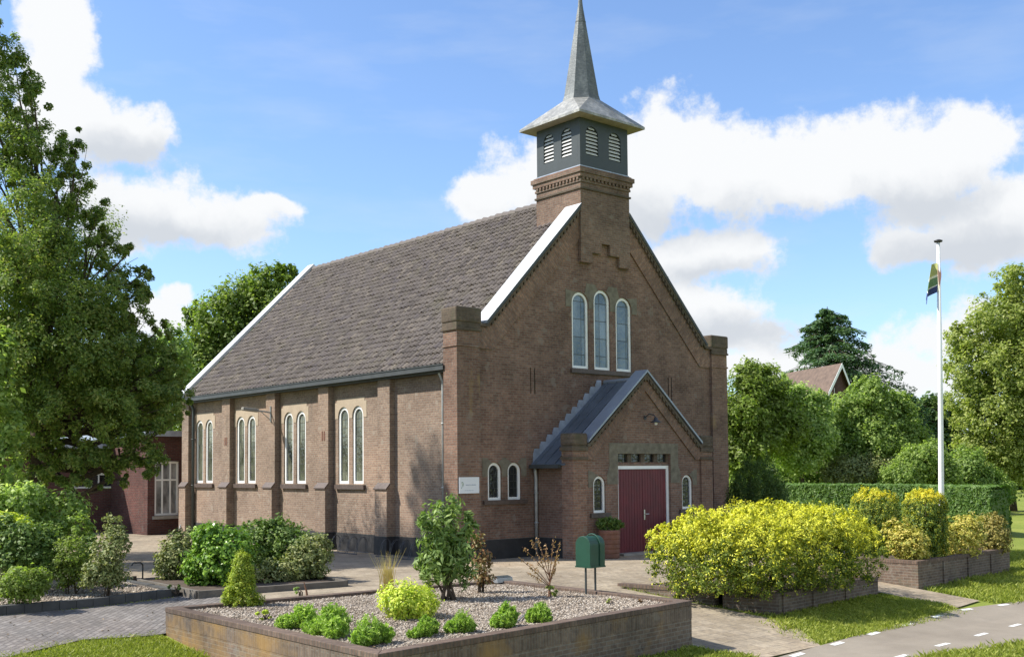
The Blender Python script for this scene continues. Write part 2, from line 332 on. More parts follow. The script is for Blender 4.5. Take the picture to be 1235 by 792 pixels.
LM('leaf_rust', (.14, .085, .045), (.20, .135, .07), (.26, .19, .10), trans=.25, patch=4)
LM('leaf_bamboo', (.045, .085, .02), (.085, .14, .035), (.18, .25, .09), trans=.3, patch=3)
LM('straw', (.25, .20, .08), (.36, .29, .13), (.30, .28, .10), trans=.3, patch=4)

# ------------------------------------------------------------------ mesh helpers
BASE = {}
def wbase(o): return BASE.get(o.name, np.zeros(3))
class MB:
    def __init__(s): s.v = []; s.f = []; s.mi = []
    def add(s, vs, fs, mi=0):
        n = len(s.v); s.v += [tuple(map(float, v)) for v in vs]; s.f += [tuple(n+i for i in f) for f in fs]; s.mi += [mi]*len(fs); return s
    def box(s, a, b, mi=0):
        x0, y0, z0 = a; x1, y1, z1 = b
        return s.add([(x0, y0, z0), (x1, y0, z0), (x1, y1, z0), (x0, y1, z0), (x0, y0, z1), (x1, y0, z1), (x1, y1, z1), (x0, y1, z1)],
                     [(0, 3, 2, 1), (4, 5, 6, 7), (0, 1, 5, 4), (1, 2, 6, 5), (2, 3, 7, 6), (3, 0, 4, 7)], mi)
    def prism(s, poly, vec, mi=0):
        n = len(poly); q = [tuple(np.array(p)+np.array(vec)) for p in poly]
        return s.add(list(poly)+q, [tuple(range(n))[::-1], tuple(range(n, 2*n))]+[(i, (i+1) % n, n+(i+1) % n, n+i) for i in range(n)], mi)
    def tube(s, pts, rad, n=8, mi=0, cap=True):
        pts = [np.array(p, float) for p in pts]; k = len(pts)
        rad = [rad]*k if isinstance(rad, (int, float)) else rad; vs = []; prev = None
        for i in range(k):
            t = pts[min(i+1, k-1)]-pts[max(i-1, 0)]; t = t/(np.linalg.norm(t)+1e-9)
            a = np.cross(t, (0, 0, 1.) if abs(t[2]) < .9 else (1., 0, 0)) if prev is None else prev-t*np.dot(prev, t)
            a /= np.linalg.norm(a)+1e-9; prev = a; b = np.cross(t, a)
            for j in range(n):
                th = 2*PI*j/n; vs.append(pts[i]+rad[i]*(a*math.cos(th)+b*math.sin(th)))
        fs = [(i*n+j, i*n+(j+1) % n, (i+1)*n+(j+1) % n, (i+1)*n+j) for i in range(k-1) for j in range(n)]
        if cap: fs += [tuple(range(n))[::-1], tuple((k-1)*n+j for j in range(n))]
        return s.add(vs, fs, mi)
    def lathe(s, c, prof, n=16, mi=0, phase=0.):
        vs = []; k = len(prof)
        for r, z in prof:
            for j in range(n): th = 2*PI*j/n+phase; vs.append((c[0]+r*math.cos(th), c[1]+r*math.sin(th), c[2]+z))
        fs = [(i*n+j, i*n+(j+1) % n, (i+1)*n+(j+1) % n, (i+1)*n+j) for i in range(k-1) for j in range(n)]
        fs += [tuple(range(n))[::-1], tuple((k-1)*n+j for j in range(n))]
        return s.add(vs, fs, mi)
def link(name, me, mats, parent=None, loc=None, smooth=False):
    o = bpy.data.objects.new(name, me); COL.objects.link(o)
    for m in (mats if isinstance(mats, (list, tuple)) else [mats]): me.materials.append(M[m] if isinstance(m, str) else m)
    if smooth: me.polygons.foreach_set('use_smooth', np.ones(len(me.polygons), bool))
    if parent is not None: o.parent = parent; BASE[o.name] = wbase(parent)
    elif loc is not None: o.location = loc; BASE[o.name] = np.array(loc, float)
    return o
def build(name, mb, mats, parent=None, loc=None, smooth=False, bevel=0):
    b = wbase(parent) if parent is not None else (np.array(loc, float) if loc is not None else np.zeros(3))
    me = bpy.data.meshes.new(name); me.from_pydata([tuple(np.array(v)-b) for v in mb.v], [], mb.f); me.update()
    if any(mb.mi): me.polygons.foreach_set('material_index', np.array(mb.mi, np.int32))
    bm = bmesh.new(); bm.from_mesh(me); bmesh.ops.recalc_face_normals(bm, faces=bm.faces); bm.to_mesh(me); bm.free()
    o = link(name, me, mats, parent, loc, smooth)
    if bevel:
        md = o.modifiers.new('bevel', 'BEVEL'); md.width = bevel; md.segments = 2; md.limit_method = 'ANGLE'
    return o
def fastmesh(name, V, Q, mi=None):
    me = bpy.data.meshes.new(name); nv, nq = len(V), len(Q); k = Q.shape[1]
    me.vertices.add(nv); me.vertices.foreach_set('co', np.ascontiguousarray(V, np.float32).ravel())
    me.loops.add(nq*k); me.loops.foreach_set('vertex_index', np.ascontiguousarray(Q, np.int32).ravel())
    me.polygons.add(nq); me.polygons.foreach_set('loop_start', np.arange(nq, dtype=np.int32)*k)
    if mi is not None: me.polygons.foreach_set('material_index', np.ascontiguousarray(mi, np.int32))
    me.update(calc_edges=True); me.validate(); return me
def tag(o, label, cat, group=None, kind=None):
    o['label'] = label; o['category'] = cat
    if group: o['group'] = group
    if kind: o['kind'] = kind
    return o
def thing(name, label, cat, loc, group=None):
    o = bpy.data.objects.new(name, None); COL.objects.link(o); o.location = tuple(map(float, loc)); o.empty_display_size = .2
    BASE[o.name] = np.array(loc, float); return tag(o, label, cat, group)
def structure(o, label=None):
    o['kind'] = 'structure'
    if label: o['label'] = label
    return o

# walls with real openings: outer / holes are (u, v) loops, mp(u, v, depth) gives the world point
def holed(name, outer, holes, mp, depth, mat, parent, back=True):
    bm = bmesh.new(); edges = []
    for lp in [outer]+holes:
        vs = [bm.verts.new((u, v, 0)) for u, v in lp]
        edges += [bm.edges.new((vs[i], vs[(i+1) % len(vs)])) for i in range(len(vs))]
    bmesh.ops.triangle_fill(bm, use_beauty=True, use_dissolve=False, edges=edges, normal=(0, 0, 1))
    bd = [e for e in bm.edges if len(e.link_faces) == 1]
    m2 = {}; b = wbase(parent) if parent is not None else np.zeros(3)
    for e in bd:
        q = []
        for v in e.verts:
            if v not in m2: m2[v] = bm.verts.new((v.co.x, v.co.y, depth))
        bm.faces.new((e.verts[0], e.verts[1], m2[e.verts[1]], m2[e.verts[0]]))
    for v in bm.verts: v.co = Vector(np.array(mp(v.co.x, v.co.y, v.co.z))-b)
    bmesh.ops.recalc_face_normals(bm, faces=bm.faces)
    me = bpy.data.meshes.new(name); bm.to_mesh(me); bm.free()
    return link(name, me, mat, parent)
def arch(c, w, v0, v1, n=12, inset=0.):
    r = w/2-inset; sp = v1-w/2
    return [(c-r, v0+inset), (c+r, v0+inset)]+[(c+r*math.cos(PI*i/n), sp+r*math.sin(PI*i/n)) for i in range(n+1)]
def arch_window(c, w, v0, v1, mp, parent, glass, fr=.07, dep=.07):
    # frame ring set in the reveal + pane
    n = 14; a = arch(c, w-.006, v0, v1-.003, n); b = arch(c, w-.006, v0, v1-.003, n, fr); k = len(a); mb = MB()
    vs = [mp(*p, dep) for p in a]+[mp(*p, dep) for p in b]+[mp(*p, dep+.06) for p in b]
    fs = [(i, (i+1) % k, k+(i+1) % k, k+i) for i in range(k)]+[(k+i, k+(i+1) % k, 2*k+(i+1) % k, 2*k+i) for i in range(k)]
    mb.add(vs, fs); o = build('window', mb, 'white', parent)
    g = MB(); g.add([mp(*p, dep+.045) for p in arch(c, w-.006, v0, v1-.003, n, fr*.5)], [tuple(range(k))]); build('glass', g, glass, o)
    return o
def slab(mp, u0, u1, v0, v1, d0, d1, mb=None):
    mb = mb or MB(); P = [mp(u, v, d) for d in (d0, d1) for u, v in ((u0, v0), (u1, v0), (u1, v1), (u0, v1))]
    return mb.add(P, [(0, 1, 2, 3), (7, 6, 5, 4), (0, 4, 5, 1), (1, 5, 6, 2), (2, 6, 7, 3), (3, 7, 4, 0)])

# ------------------------------------------------------------------ foliage helpers
def vnoise(p, s, seed):
    r = np.random.default_rng(seed); out = np.zeros(len(p))
    for k in range(5):
        w = r.normal(size=3)*s*(1.35**k); out += np.sin(p@w+r.uniform(0, 6.28))/(1.25**k)
    return out/2.6
def leafquads(C, Nrm, size, asp, fold, r):
    n = len(C); t = r.normal(size=(n, 3)); t -= Nrm*np.sum(t*Nrm, 1)[:, None]; t /= np.linalg.norm(t, axis=1)[:, None]+1e-9
    b = np.cross(Nrm, t); s = size*(.6+.8*r.random(n))[:, None]
    V = np.empty((n, 4, 3)); V[:, 0] = C-t*s*.5; V[:, 1] = C+b*s*.5*asp+Nrm*s*fold; V[:, 2] = C+t*s*.5; V[:, 3] = C-b*s*.5*asp+Nrm*s*fold
    return V
def leaf_cloud(blobs, n, size, seed, asp=.6, clump=.22, per=40, up=.7, shell=.5, fold=.12, out=.6, flat=1.):
    """blobs (cx,cy,cz,rx,ry,rz); leaves gather in clumps near each blob's shell, so gaps stay open between them"""
    r = np.random.default_rng(seed); B = np.array(blobs, float); w = (B[:, 3]*B[:, 5]+B[:, 3]*B[:, 4]+B[:, 4]*B[:, 5]); w /= w.sum()
    nc = max(4, n//per); bi = r.choice(len(B), nc, p=w); d = r.normal(size=(nc, 3)); d /= np.linalg.norm(d, axis=1)[:, None]
    rad = 1-shell*r.random(nc)**1.6; lump = 1+.16*vnoise(d*1.0+bi[:, None]*7.1, 2.4, seed+5)
    cc = B[bi, :3]+d*B[bi, 3:]*(rad*lump)[:, None]
    csz = clump*(B[bi, 3:].mean(1))*(.55+.9*r.random(nc))
    ci = r.choice(nc, n); off = r.normal(size=(n, 3)); off /= np.linalg.norm(off, axis=1)[:, None]; off *= (r.random(n)**.5)[:, None]; off[:, 2] *= flat
    C = cc[ci]+off*csz[ci][:, None]
    Nr = d[ci]*out+off*.5+r.normal(size=(n, 3))*.55+np.array([0, 0, up]); Nr /= np.linalg.norm(Nr, axis=1)[:, None]
    return leafquads(C, Nr, size, asp, fold, r)
def quads_obj(name, V, mats, parent=None, loc=None, mi=None, smooth=False):
    b = wbase(parent) if parent is not None else (np.array(loc, float) if loc is not None else np.zeros(3))
    n = len(V); me = fastmesh(name, V.reshape(-1, 3)-b, np.arange(n*4).reshape(n, 4), mi)
    return link(name, me, mats, parent, loc, smooth)
def limb_mb(base, top, r0, targets, seed, bend=.12, twigs=2):
    r = np.random.default_rng(seed); base = np.array(base, float); top = np.array(top, float); mb = MB()
    P = [base+(top-base)*t+np.array([*(r.normal(size=2)*bend*min(t, .8)), 0])*np.linalg.norm(top-base)*.15 for t in np.linspace(0, 1, 8)]
    R = [r0*(1.35 if i == 0 else 1)*(1-.85*i/7) for i in range(8)]; mb.tube(P, R, 9)
    for tg in targets:
        tg = np.array(tg, float); k = 1.5+4.5*min(1, max(0, (tg[2]-base[2])/(top[2]-base[2]+1e-6)-.15))*r.uniform(.6, .95); k = min(k, 6.5)
        i = int(k); s = P[i]+(P[i+1]-P[i])*(k-i); L = tg-s; rr = R[i]*.5
        mid = s+L*.5+np.array([0, 0, -.1*np.linalg.norm(L[:2])])+r.normal(size=3)*.06*np.linalg.norm(L)
        mb.tube([s, s+L*.22+(0, 0, .02), mid, s+L*.8+r.normal(size=3)*.04, tg], [rr, rr*.8, rr*.55, rr*.35, rr*.12], 6)
        for q in range(twigs):
            e = tg+np.clip(r.normal(size=3), -1, 1)*min(np.linalg.norm(L)*.15, .3); mb.tube([mid+(tg-mid)*r.random()*.6, (mid+e)/2+r.normal(size=3)*.1, e], [rr*.3, rr*.2, rr*.05], 5)
    return mb
def pxblobs(lst, d):
    """outline masses seen in the photograph -> real ellipsoids: (px, py, half width, half height, depth offset)"""
    o = []
    for px, py, rx, ry, dd in lst:
        c = A(px, py, d+dd); k = (d+dd)/F; o.append((*c, rx*k, (rx+ry)*.5*k, ry*k))
    return o

# ------------------------------------------------------------------ ground
def inpoly(x, y, poly):
    c = np.zeros(len(x), bool); n = len(poly)
    for i in range(n):
        x0, y0 = poly[i]; x1, y1 = poly[(i+1) % n]; c ^= ((y0 > y) != (y1 > y)) & (x < (x1-x0)*(y-y0)/(y1-y0+1e-12)+x0)
    return c
def drape(name, poly, off, mat, step=.6, label=None):
    bm = bmesh.new(); vs = [bm.verts.new((x, y, 0)) for x, y in poly]; bm.faces.new(vs)
    xs = [p[0] for p in poly]; ys = [p[1] for p in poly]
    for ax, lo, hi in ((0, min(xs), max(xs)), (1, min(ys), max(ys))):
        for c in np.arange(math.ceil(lo/step)*step, hi, step):
            if not (-32 < c < 26): continue
            co = [0, 0, 0]; no = [0, 0, 0]; co[ax] = c; no[ax] = 1
            bmesh.ops.bisect_plane(bm, geom=bm.verts[:]+bm.edges[:]+bm.faces[:], plane_co=co, plane_no=no)
    for v in bm.verts: v.co.z = float(hgt(v.co.x, v.co.y))+off
    bmesh.ops.recalc_face_normals(bm, faces=bm.faces)
    me = bpy.data.meshes.new(name); bm.to_mesh(me); bm.free(); return structure(link(name, me, mat), label)
xs = np.concatenate([[-900, -400, -180, -90, -55, -40], np.arange(-32, 26, .4), [30, 40, 60, 100, 180, 400, 900]])
ys = np.concatenate([[-900, -400, -150, -70, -40, -32], np.arange(-28, 10, .4), [14, 20, 40, 80, 160, 400, 900]])
XX, YY = np.meshgrid(xs, ys); ZZ = hgt(XX, YY)-.035; nx, ny = len(xs), len(ys)
idx = np.arange(nx*ny).reshape(ny, nx); Q = np.stack([idx[:-1, :-1], idx[:-1, 1:], idx[1:, 1:], idx[1:, :-1]], -1).reshape(-1, 4)
structure(link('ground', fastmesh('ground', np.stack([XX, YY, ZZ], -1).reshape(-1, 3), Q), 'grass_ground'))
drape('church_yard', [(-9.3, -2.35), (-8.6, -6.0), (-3.3, -6.0), (-3.1, -12.2), (-.9, -12.1), (.35, -10.6), (-.2, -6.3), (5.6, -6.2), (5.6, -11.4), (7.1, -11.2), (7.1, -6.5), (13, -6.3), (14, 0), (13.2, 20), (9, 28), (-5, 28), (-6.5, 10), (-9.3, 2)], .0, 'pavers')
drape('driveway', [(-60, -1.9), (-60, -6.6), (-20, -6.0), (-13.2, -5.4), (-11.9, -4.85), (-10.7, -5.1), (-8.5, -5.1), (-8.5, -3.2), (-9.15, -1.9)], .006, 'klinkers')
FE = [(-60, -16), (-20, -14.0), (-8, -12.85), (-2.2, -12.24), (2.33, -11.77), (5.27, -11.5), (8.05, -11.75), (14, -12.0), (26, -12.1), (60, -12.2)]
ND = [(5.2, -13.3), (2.3, -13.5), (.5, -13.6), (-8, -14.4), (-20, -15.5)]
NE = [(60, -16.2), (26, -15.9), (14, -15.5), (8, -15.05), (2.44, -14.4), (.6, -14.0), (-.8, -13.85), (-8, -14.5), (-20, -15.5), (-60, -17.6)]
drape('cycle_path', FE+NE, .004, 'asphalt')
# painted edge dashes of the cycle path
def polyline(pts):
    pts = np.array(pts, float); L = np.r_[0, np.cumsum(np.linalg.norm(np.diff(pts, axis=0), axis=1))]
    return pts, L
def dashes(pts, phase, inset, pitch, ln, wd=.11):
    pts, L = polyline(pts); s = phase
    while s+ln < L[-1]:
        a = np.array([np.interp(s, L, pts[:, i]) for i in (0, 1)]); b = np.array([np.interp(s+ln, L, pts[:, i]) for i in (0, 1)])
        t = (b-a)/np.linalg.norm(b-a); n = np.array([-t[1], t[0]]); s += pitch
        if a[0] < -14 or a[0] > 24: continue
        q = [a+n*(inset-wd/2), b+n*(inset-wd/2), b+n*(inset+wd/2), a+n*(inset+wd/2)]
        q = [(x+random.uniform(-.01, .01), y) for x, y in q]
        mb = MB(); mb.add([(x, y, float(hgt(x, y))+.009) for x, y in q], [(0, 1, 2, 3)])
        structure(build('road_marking', mb, 'paint'))
pF, LF = polyline(FE); s0 = LF[3]
dashes(FE, s0 % 1.52, -.12, 1.52, .42)
dashes(ND, .35, -.14, 1.75, .5)

# ------------------------------------------------------------------ church
CH = thing('church', 'brown brick church with steep tiled roof, gabled entrance porch and small spire', 'church', (0, 0, 0))
MC = 5.94; WID = 11.9; LEN = 18.2; XL = .35; YF = .1
fw = lambda u, v, d: (u, YF+d, v)                    # front gable wall
lw = lambda u, v, d: (XL+d, u, v)                    # left nave wall
W4 = [6.0, 9.56, 13.14, 16.64]; WOFF, WW, WB, WT = .425, .63, 2.13, 4.6
holes = [arch(c+s*WOFF, WW, WB, WT) for c in W4 for s in (-1, 1)]
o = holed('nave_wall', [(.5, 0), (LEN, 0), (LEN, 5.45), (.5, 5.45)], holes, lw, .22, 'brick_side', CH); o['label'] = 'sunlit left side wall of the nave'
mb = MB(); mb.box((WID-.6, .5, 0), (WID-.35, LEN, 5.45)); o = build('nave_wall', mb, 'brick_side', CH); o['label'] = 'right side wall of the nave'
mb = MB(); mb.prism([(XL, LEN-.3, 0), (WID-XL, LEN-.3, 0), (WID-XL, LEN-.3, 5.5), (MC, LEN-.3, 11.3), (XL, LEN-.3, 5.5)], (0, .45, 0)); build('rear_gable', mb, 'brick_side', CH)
for c in W4:
    for s in (-1, 1): arch_window(c+s*WOFF, WW, WB, WT, lw, CH, 'glass_side', .088, .03)
    # rendered stone field round the arch heads
    yl, yr, vb, vt = c+.92, c-.94, WT-WW/2+.003, 4.87
    pl = [(yl, vb-.06), (yl, vt-.12), (yl-.12, vt-.12), (yl-.12, vt), (yr+.12, vt), (yr+.12, vt-.12), (yr, vt-.12), (yr, vb-.06)]
    for s in (-1, 1):
        a = arch(c+s*WOFF, WW+.012, WB, WT+.006)[2:]
        pl += [(c+s*WOFF-WW/2-.006, vb-.06)]+a[::-1]+[(c+s*WOFF+WW/2+.006, vb-.06)]
    holed('stone_surround', pl, [], lambda u, v, d: (XL-.012+d, u, v), .014, 'stone', CH)
    build('window_sill', slab(lw, c-.86, c+.86, WB-.17, WB-.03, -.09, .05), 'sill', CH)
# buttresses with a weathered set-off
for i, y in enumerate((3.85, 7.38, 10.95, 14.42, 18.0)):
    x1, x0, w = .16, .04, .32 if i < 4 else .3; mb = MB()
    pr = [(XL+.05, 0), (x0, 0), (x0, 1.98), (x1, 2.13), (x1, 5.42), (XL+.05, 5.42)]
    mb.prism([(x, y-w, z) for x, z in pr], (0, 2*w, 0)); b = build('buttress', mb, 'brick_side', CH)
    cp = MB(); cp.prism([(x0-.035, y-w-.025, 1.96), (x0-.035, y-w-.025, 2.0), (x1-.005, y-w-.025, 2.17), (x1-.005, y-w-.025, 2.11)], (0, 2*w+.05, 0)); build('weathering', cp, 'sill', b)
    if i in (1, 3):
        vv = MB()
        for dy in (-.09, .04): vv.box((x1-.012, y+dy-.03, 3.55), (x1+.02, y+dy+.04, 3.85))
        build('vent', vv, 'wood', b)
# tarred plinth
mb = MB(); mb.box((XL-.025, .66, 0), (XL+.03, LEN, .56)); mb.box((.815, .07, 0), (2.96, YF+.03, .55)); mb.box((9.02, .07, 0), (11.09, YF+.03, .55))
for i, y in enumerate((3.85, 7.38, 10.95, 14.42)): mb.box((.015, y-.345, 0), (XL, y+.345, .558))
mb.box((-.025, -.025, 0), (.845, .68, .553)); mb.box((11.055, -.025, 0), (11.925, .68, .553))
build('plinth', mb, 'tar', CH)

# front gable wall
FWN = [(4.90, .72, 5.62, 7.98), (5.85, .72, 5.62, 8.13), (6.83, .72, 5.62, 7.98)]; SWN = [(1.42, .51, 1.67, 2.74), (2.16, .51, 1.67, 2.74)]
rake = lambda x: 10.62-1.04*(4.85-x) if x < MC else 10.62-1.04*(x-(2*MC-4.85))
out = [(.4, 0), (WID-.4, 0), (WID-.4, 6.5), (WID-1.1, 6.6), (2*MC-4.9, 10.5), (4.9, 10.5), (1.1, 6.6), (.4, 6.5)]
slits = [[(x, 4.76), (x+.055, 4.76), (x+.055, 5.53), (x, 5.53)] for x in (2.80, 2.96, 8.90, 9.06)]
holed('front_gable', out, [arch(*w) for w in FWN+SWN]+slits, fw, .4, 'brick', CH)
for x in (2.80, 2.96, 8.90, 9.06):
    mb = MB(); mb.box((x-.01, YF+.035, 4.75), (x+.065, YF+.05, 5.54)); build('vent_slit', mb, 'brick_old', CH)
for w in FWN: arch_window(*w, fw, CH, 'glass_front', .08, .045)
for w in SWN: arch_window(*w, fw, CH, 'glass_dark', .075, .05)
build('window_sill', slab(fw, 4.45, 7.3, 5.47, 5.60, -.08, .06), 'sill', CH); build('window_sill', slab(fw, .98, 2.62, 1.55, 1.655, -.07, .06), 'sill', CH)
def between(u0, u1, arcs, vb, vt, mpf, parent, mat='stone_green', back=-.011):
    pl = [(u0, vb), (u0, vt), (u1, vt), (u1, vb)]
    for (c, w, _, v1) in arcs[::-1]:
        a = [p for p in arch(c, w+.012, 0, v1+.006)[2:]]
        pl += [(c+w/2+.006, vb)]+a+[(c-w/2-.006, vb)]
    return holed('stone_surround', pl, [], lambda u, v, d: mpf(u, v, d+back), .013, mat, parent)
def voussoir(pts, mpf, parent): return holed('stone_surround', pts, [], lambda u, v, d: mpf(u, v, d-.011), .013, 'stone_green', parent)
def arcpts(c, w, vt, a0, a1, n=7): return [(c+(w/2+.008)*math.cos(t), vt-w/2+(w/2+.008)*math.sin(t)) for t in np.linspace(a0, a1, n)]
a, b, c = FWN
for (L_, R_, top) in ((None, a, 8.02), (a, b, 8.28), (b, c, 8.28), (c, None, 8.02)):
    if L_ is None: pts = [(R_[0]-R_[1]/2-.26, R_[3]-.5), (R_[0]-R_[1]/2-.26, top)]+arcpts(R_[0], R_[1], R_[3], PI*.62, PI)+[(R_[0]-R_[1]/2-.008, R_[3]-.5)]
    elif R_ is None: pts = [(L_[0]+L_[1]/2+.008, L_[3]-.5)]+arcpts(L_[0], L_[1], L_[3], 0, PI*.38)+[(L_[0]+L_[1]/2+.26, top), (L_[0]+L_[1]/2+.26, L_[3]-.5)]
    else:
        m_ = (L_[0]+R_[0])/2
        pts = [(L_[0]+L_[1]/2+.008, 7.5)]+arcpts(L_[0], L_[1], L_[3], 0, PI*.33)+[(m_-.19, top), (m_+.19, top)]+arcpts(R_[0], R_[1], R_[3], PI*.67, PI)+[(R_[0]-R_[1]/2-.008, 7.5)]
    voussoir(pts, fw, CH)
a, b = SWN
for s, w in ((-1, a), (1, b)):
    e = w[0]+s*(w[1]/2+.008); al, be = (PI, PI*.62) if s < 0 else (0, PI*.38)
    voussoir([(e, 2.34)]+arcpts(w[0], w[1], w[3], al, be)+[(e+s*.02, 2.86), (e+s*.2, 2.86), (e+s*.2, 2.34)], fw, CH)
voussoir([(a[0]+a[1]/2+.008, 2.34)]+arcpts(a[0], a[1], a[3], 0, PI*.38)+[((a[0]+b[0])/2, 2.9)]+arcpts(b[0], b[1], b[3], PI*.62, PI)+[(b[0]-b[1]/2-.008, 2.34)], fw, CH)
# raking brick bands with corbel teeth, and copings
for side in (-1, 1):
    X = lambda x: x if side < 0 else 2*MC-x
    mb = MB(); pl = [(.8, 5.97), (1.36, 5.97), (4.86, 9.6), (4.86, 10.56), (1.12, 6.66), (.8, 6.62)]
    mb.prism([(X(x), YF-.045, z) for x, z in pl], (0, .05, 0)); o = build('raking_band', mb, 'brick_rakeL' if side < 0 else 'brick_rakeR', CH)
    tb = MB()
    for k in range(26):
        x = 1.28+k*.137; z = 6.66+(x-1.12)*1.043
        tb.prism([(X(x), YF-.12, z-.17), (X(x+.075), YF-.12, z-.10), (X(x+.075), YF-.12, z+.02), (X(x), YF-.12, z-.06)], (0, .08, 0))
    tb.prism([(X(.8), YF-.13, 6.60), (X(1.12), YF-.13, 6.60), (X(4.86), YF-.13, 10.50), (X(4.86), YF-.13, 10.58), (X(1.12), YF-.13, 6.68), (X(.8), YF-.13, 6.68)], (0, .09, 0))
    build('corbel_teeth', tb, 'brick_old', CH)
    cb = MB(); p0, p1 = (1.06, 6.70), (4.86, 10.66)
    cb.add([(X(p0[0]), -.06, p0[1]), (X(p1[0]), -.06, p1[1]), (X(p1[0]), .66, p1[1]), (X(p0[0]), .60, p0[1]),
            (X(p0[0]), -.06, p0[1]+.07), (X(p1[0]), -.06, p1[1]+.07), (X(p1[0]), .66, p1[1]+.07), (X(p0[0]), .60, p0[1]+.07)],
           [(0, 1, 2, 3), (4, 5, 6, 7), (0, 1, 5, 4), (1, 2, 6, 5), (2, 3, 7, 6), (3, 0, 4, 7)])
    for q in (.09, .52):
        x = p0[0]+(p1[0]-p0[0])*q; z = p0[1]+(p1[1]-p0[1])*q+.07
        cb.prism([(X(x), -.065, z-.01), (X(x+.02), -.065, z+.01), (X(x+.02), -.065, z+.04), (X(x), -.065, z+.02)], (0, .66, 0))
    o = build('coping', cb, 'zinc', CH)
    fb = MB(); fb.prism([(X(p0[0]), -.066, p0[1]-.05), (X(p1[0]), -.066, p1[1]-.05), (X(p1[0]), -.066, p1[1]+.062), (X(p0[0]), -.066, p0[1]+.062)], (0, .005, 0)); build('fascia', fb, 'gutter', o)
    fb = MB(); fb.add([(X(p0[0]), .59, p0[1]-.6), (X(p1[0]), .65, p1[1]-.6), (X(p1[0]), .65, p1[1]), (X(p0[0]), .59, p0[1])], [(0, 1, 2, 3)]); build('upstand', fb, 'zinc_dark', o)
    # rear coping
    rb = MB(); p0, p1 = (-.12, 5.60), (MC, 11.62)
    for (y0, y1, h) in ((LEN-.42, LEN+.1, .16),):
        rb.add([(X(p0[0]), y0, p0[1]-.16), (X(p1[0]), y0, p1[1]-.16), (X(p1[0]), y1, p1[1]-.16), (X(p0[0]), y1, p0[1]-.16),
                (X(p0[0]), y0, p0[1]), (X(p1[0]), y0, p1[1]), (X(p1[0]), y1, p1[1]), (X(p0[0]), y1, p0[1])],
               [(0, 1, 2, 3), (4, 5, 6, 7), (0, 1, 5, 4), (1, 2, 6, 5), (2, 3, 7, 6), (3, 0, 4, 7)])
    for q in (.08, .42, .75):
        x = p0[0]+(p1[0]-p0[0])*q; z = p0[1]+(p1[1]-p0[1])*q
        rb.prism([(X(x), LEN-.425, z-.01), (X(x+.025), LEN-.425, z+.015), (X(x+.025), LEN-.425, z+.03), (X(x), LEN-.425, z+.012)], (0, .53, 0))
    build('coping', rb, 'zinc', CH)
# corner piers
for x0 in (0, WID-.82):
    mb = MB(); mb.box((x0, 0, 0), (x0+.82, .62, 5.98)); mb.box((x0-.03, -.03, 5.98), (x0+.85, .65, 6.03)); mb.box((x0, 0, 6.03), (x0+.82, .62, 6.44))
    o = build('corner_pier', mb, 'brick_pier', CH)
    s = MB(); s.box((x0-.045, -.045, 6.44), (x0+.865, .665, 6.50)); s.box((x0-.02, -.02, 6.50), (x0+.84, .64, 6.66)); build('string_course', s, 'brick_old', o)
    s = MB(); s.box((x0-.05, -.05, 6.66), (x0+.87, .67, 7.10)); build('pier_cap', s, 'brick_old', o, bevel=.05)
# tiled roof: every pantile is real relief, both slopes
def tile_slope(side):
    eave = np.array([.10, 5.50]); rid = np.array([MC, 11.30]); L = np.linalg.norm(rid-eave); t = (rid-eave)/L; nrm = np.array([-t[1], t[0]])
    rows = 31; ex = L/rows; cols = 84; y0, y1 = .48, LEN-.4; cw = (y1-y0)/cols; seg = 6; r = np.random.default_rng(5+side)
    V = []; Fc = []; UVs = []
    prof = [0, .30, .85, 1.0, .92, .6, .12, .0]; seg = 7
    for i in range(rows):
        for j in range(cols):
            jit = r.normal()*.009; jy = (.5*cw if i % 2 else 0)*0; n = len(V)
            for (s, hh) in ((i*ex-.03, .050), ((i+1)*ex+.01, .014)):
                for k in range(seg+1):
                    p = eave+t*s+nrm*(hh+jit+.085*prof[k]); yy = y0+(j+k/seg)*cw+jy
                    V.append((p[0] if side < 0 else 2*MC-p[0], yy, p[1]))
            for k in range(seg+1):
                p = eave+t*(i*ex-.03)+nrm*(.0+jit+.02*prof[k]); V.append((p[0] if side < 0 else 2*MC-p[0], y0+(j+k/seg)*cw+jy, p[1]))
            for k in range(seg):
                Fc.append((n+k, n+k+1, n+seg+2+k, n+seg+1+k)); UVs.append((j, i))
                Fc.append((n+k, n+k+1, n+2*(seg+1)+k+1, n+2*(seg+1)+k)); UVs.append((j, i))
    me = fastmesh('roof', np.array(V), np.array(Fc)); uv = me.uv_layers.new(name='UVMap')
    U = np.repeat(np.array(UVs, float)+.5, 4, axis=0); uv.data.foreach_set('uv', U.astype(np.float32).ravel())
    return link('roof', me, 'tiles', CH)
RF = tile_slope(-1); tile_slope(1)
mb = MB()
for k in range(48):
    y = .5+k*.365
    if y > LEN-.5: break
    mb.tube([(MC, y, 11.33+.012*math.sin(k*1.7)), (MC, y+.36, 11.355+.012*math.sin(k*2.3))], [.135, .165], 10)
build('ridge_tiles', mb, 'wood' if 0 else 'tiles', RF)
mb = MB(); mb.box((-.03, .58, 5.36), (.16, LEN-.4, 5.38)); mb.prism([(-.05, .58, 5.36), (-.03, .58, 5.36), (-.03, .58, 5.53), (-.07, .58, 5.53), (-.07, .58, 5.50), (-.05, .58, 5.50)], (0, LEN-1., 0)); mb.box((.10, .58, 5.30), (.36, LEN-.4, 5.355)); mb.box((.16, .58, 5.38), (.18, LEN-.4, 5.52))
build('gutter', mb, 'gutter', CH)
mb = MB(); mb.box((WID-.2, .7, 5.36), (WID+.05, LEN-.4, 5.52)); build('gutter', mb, 'gutter', CH)
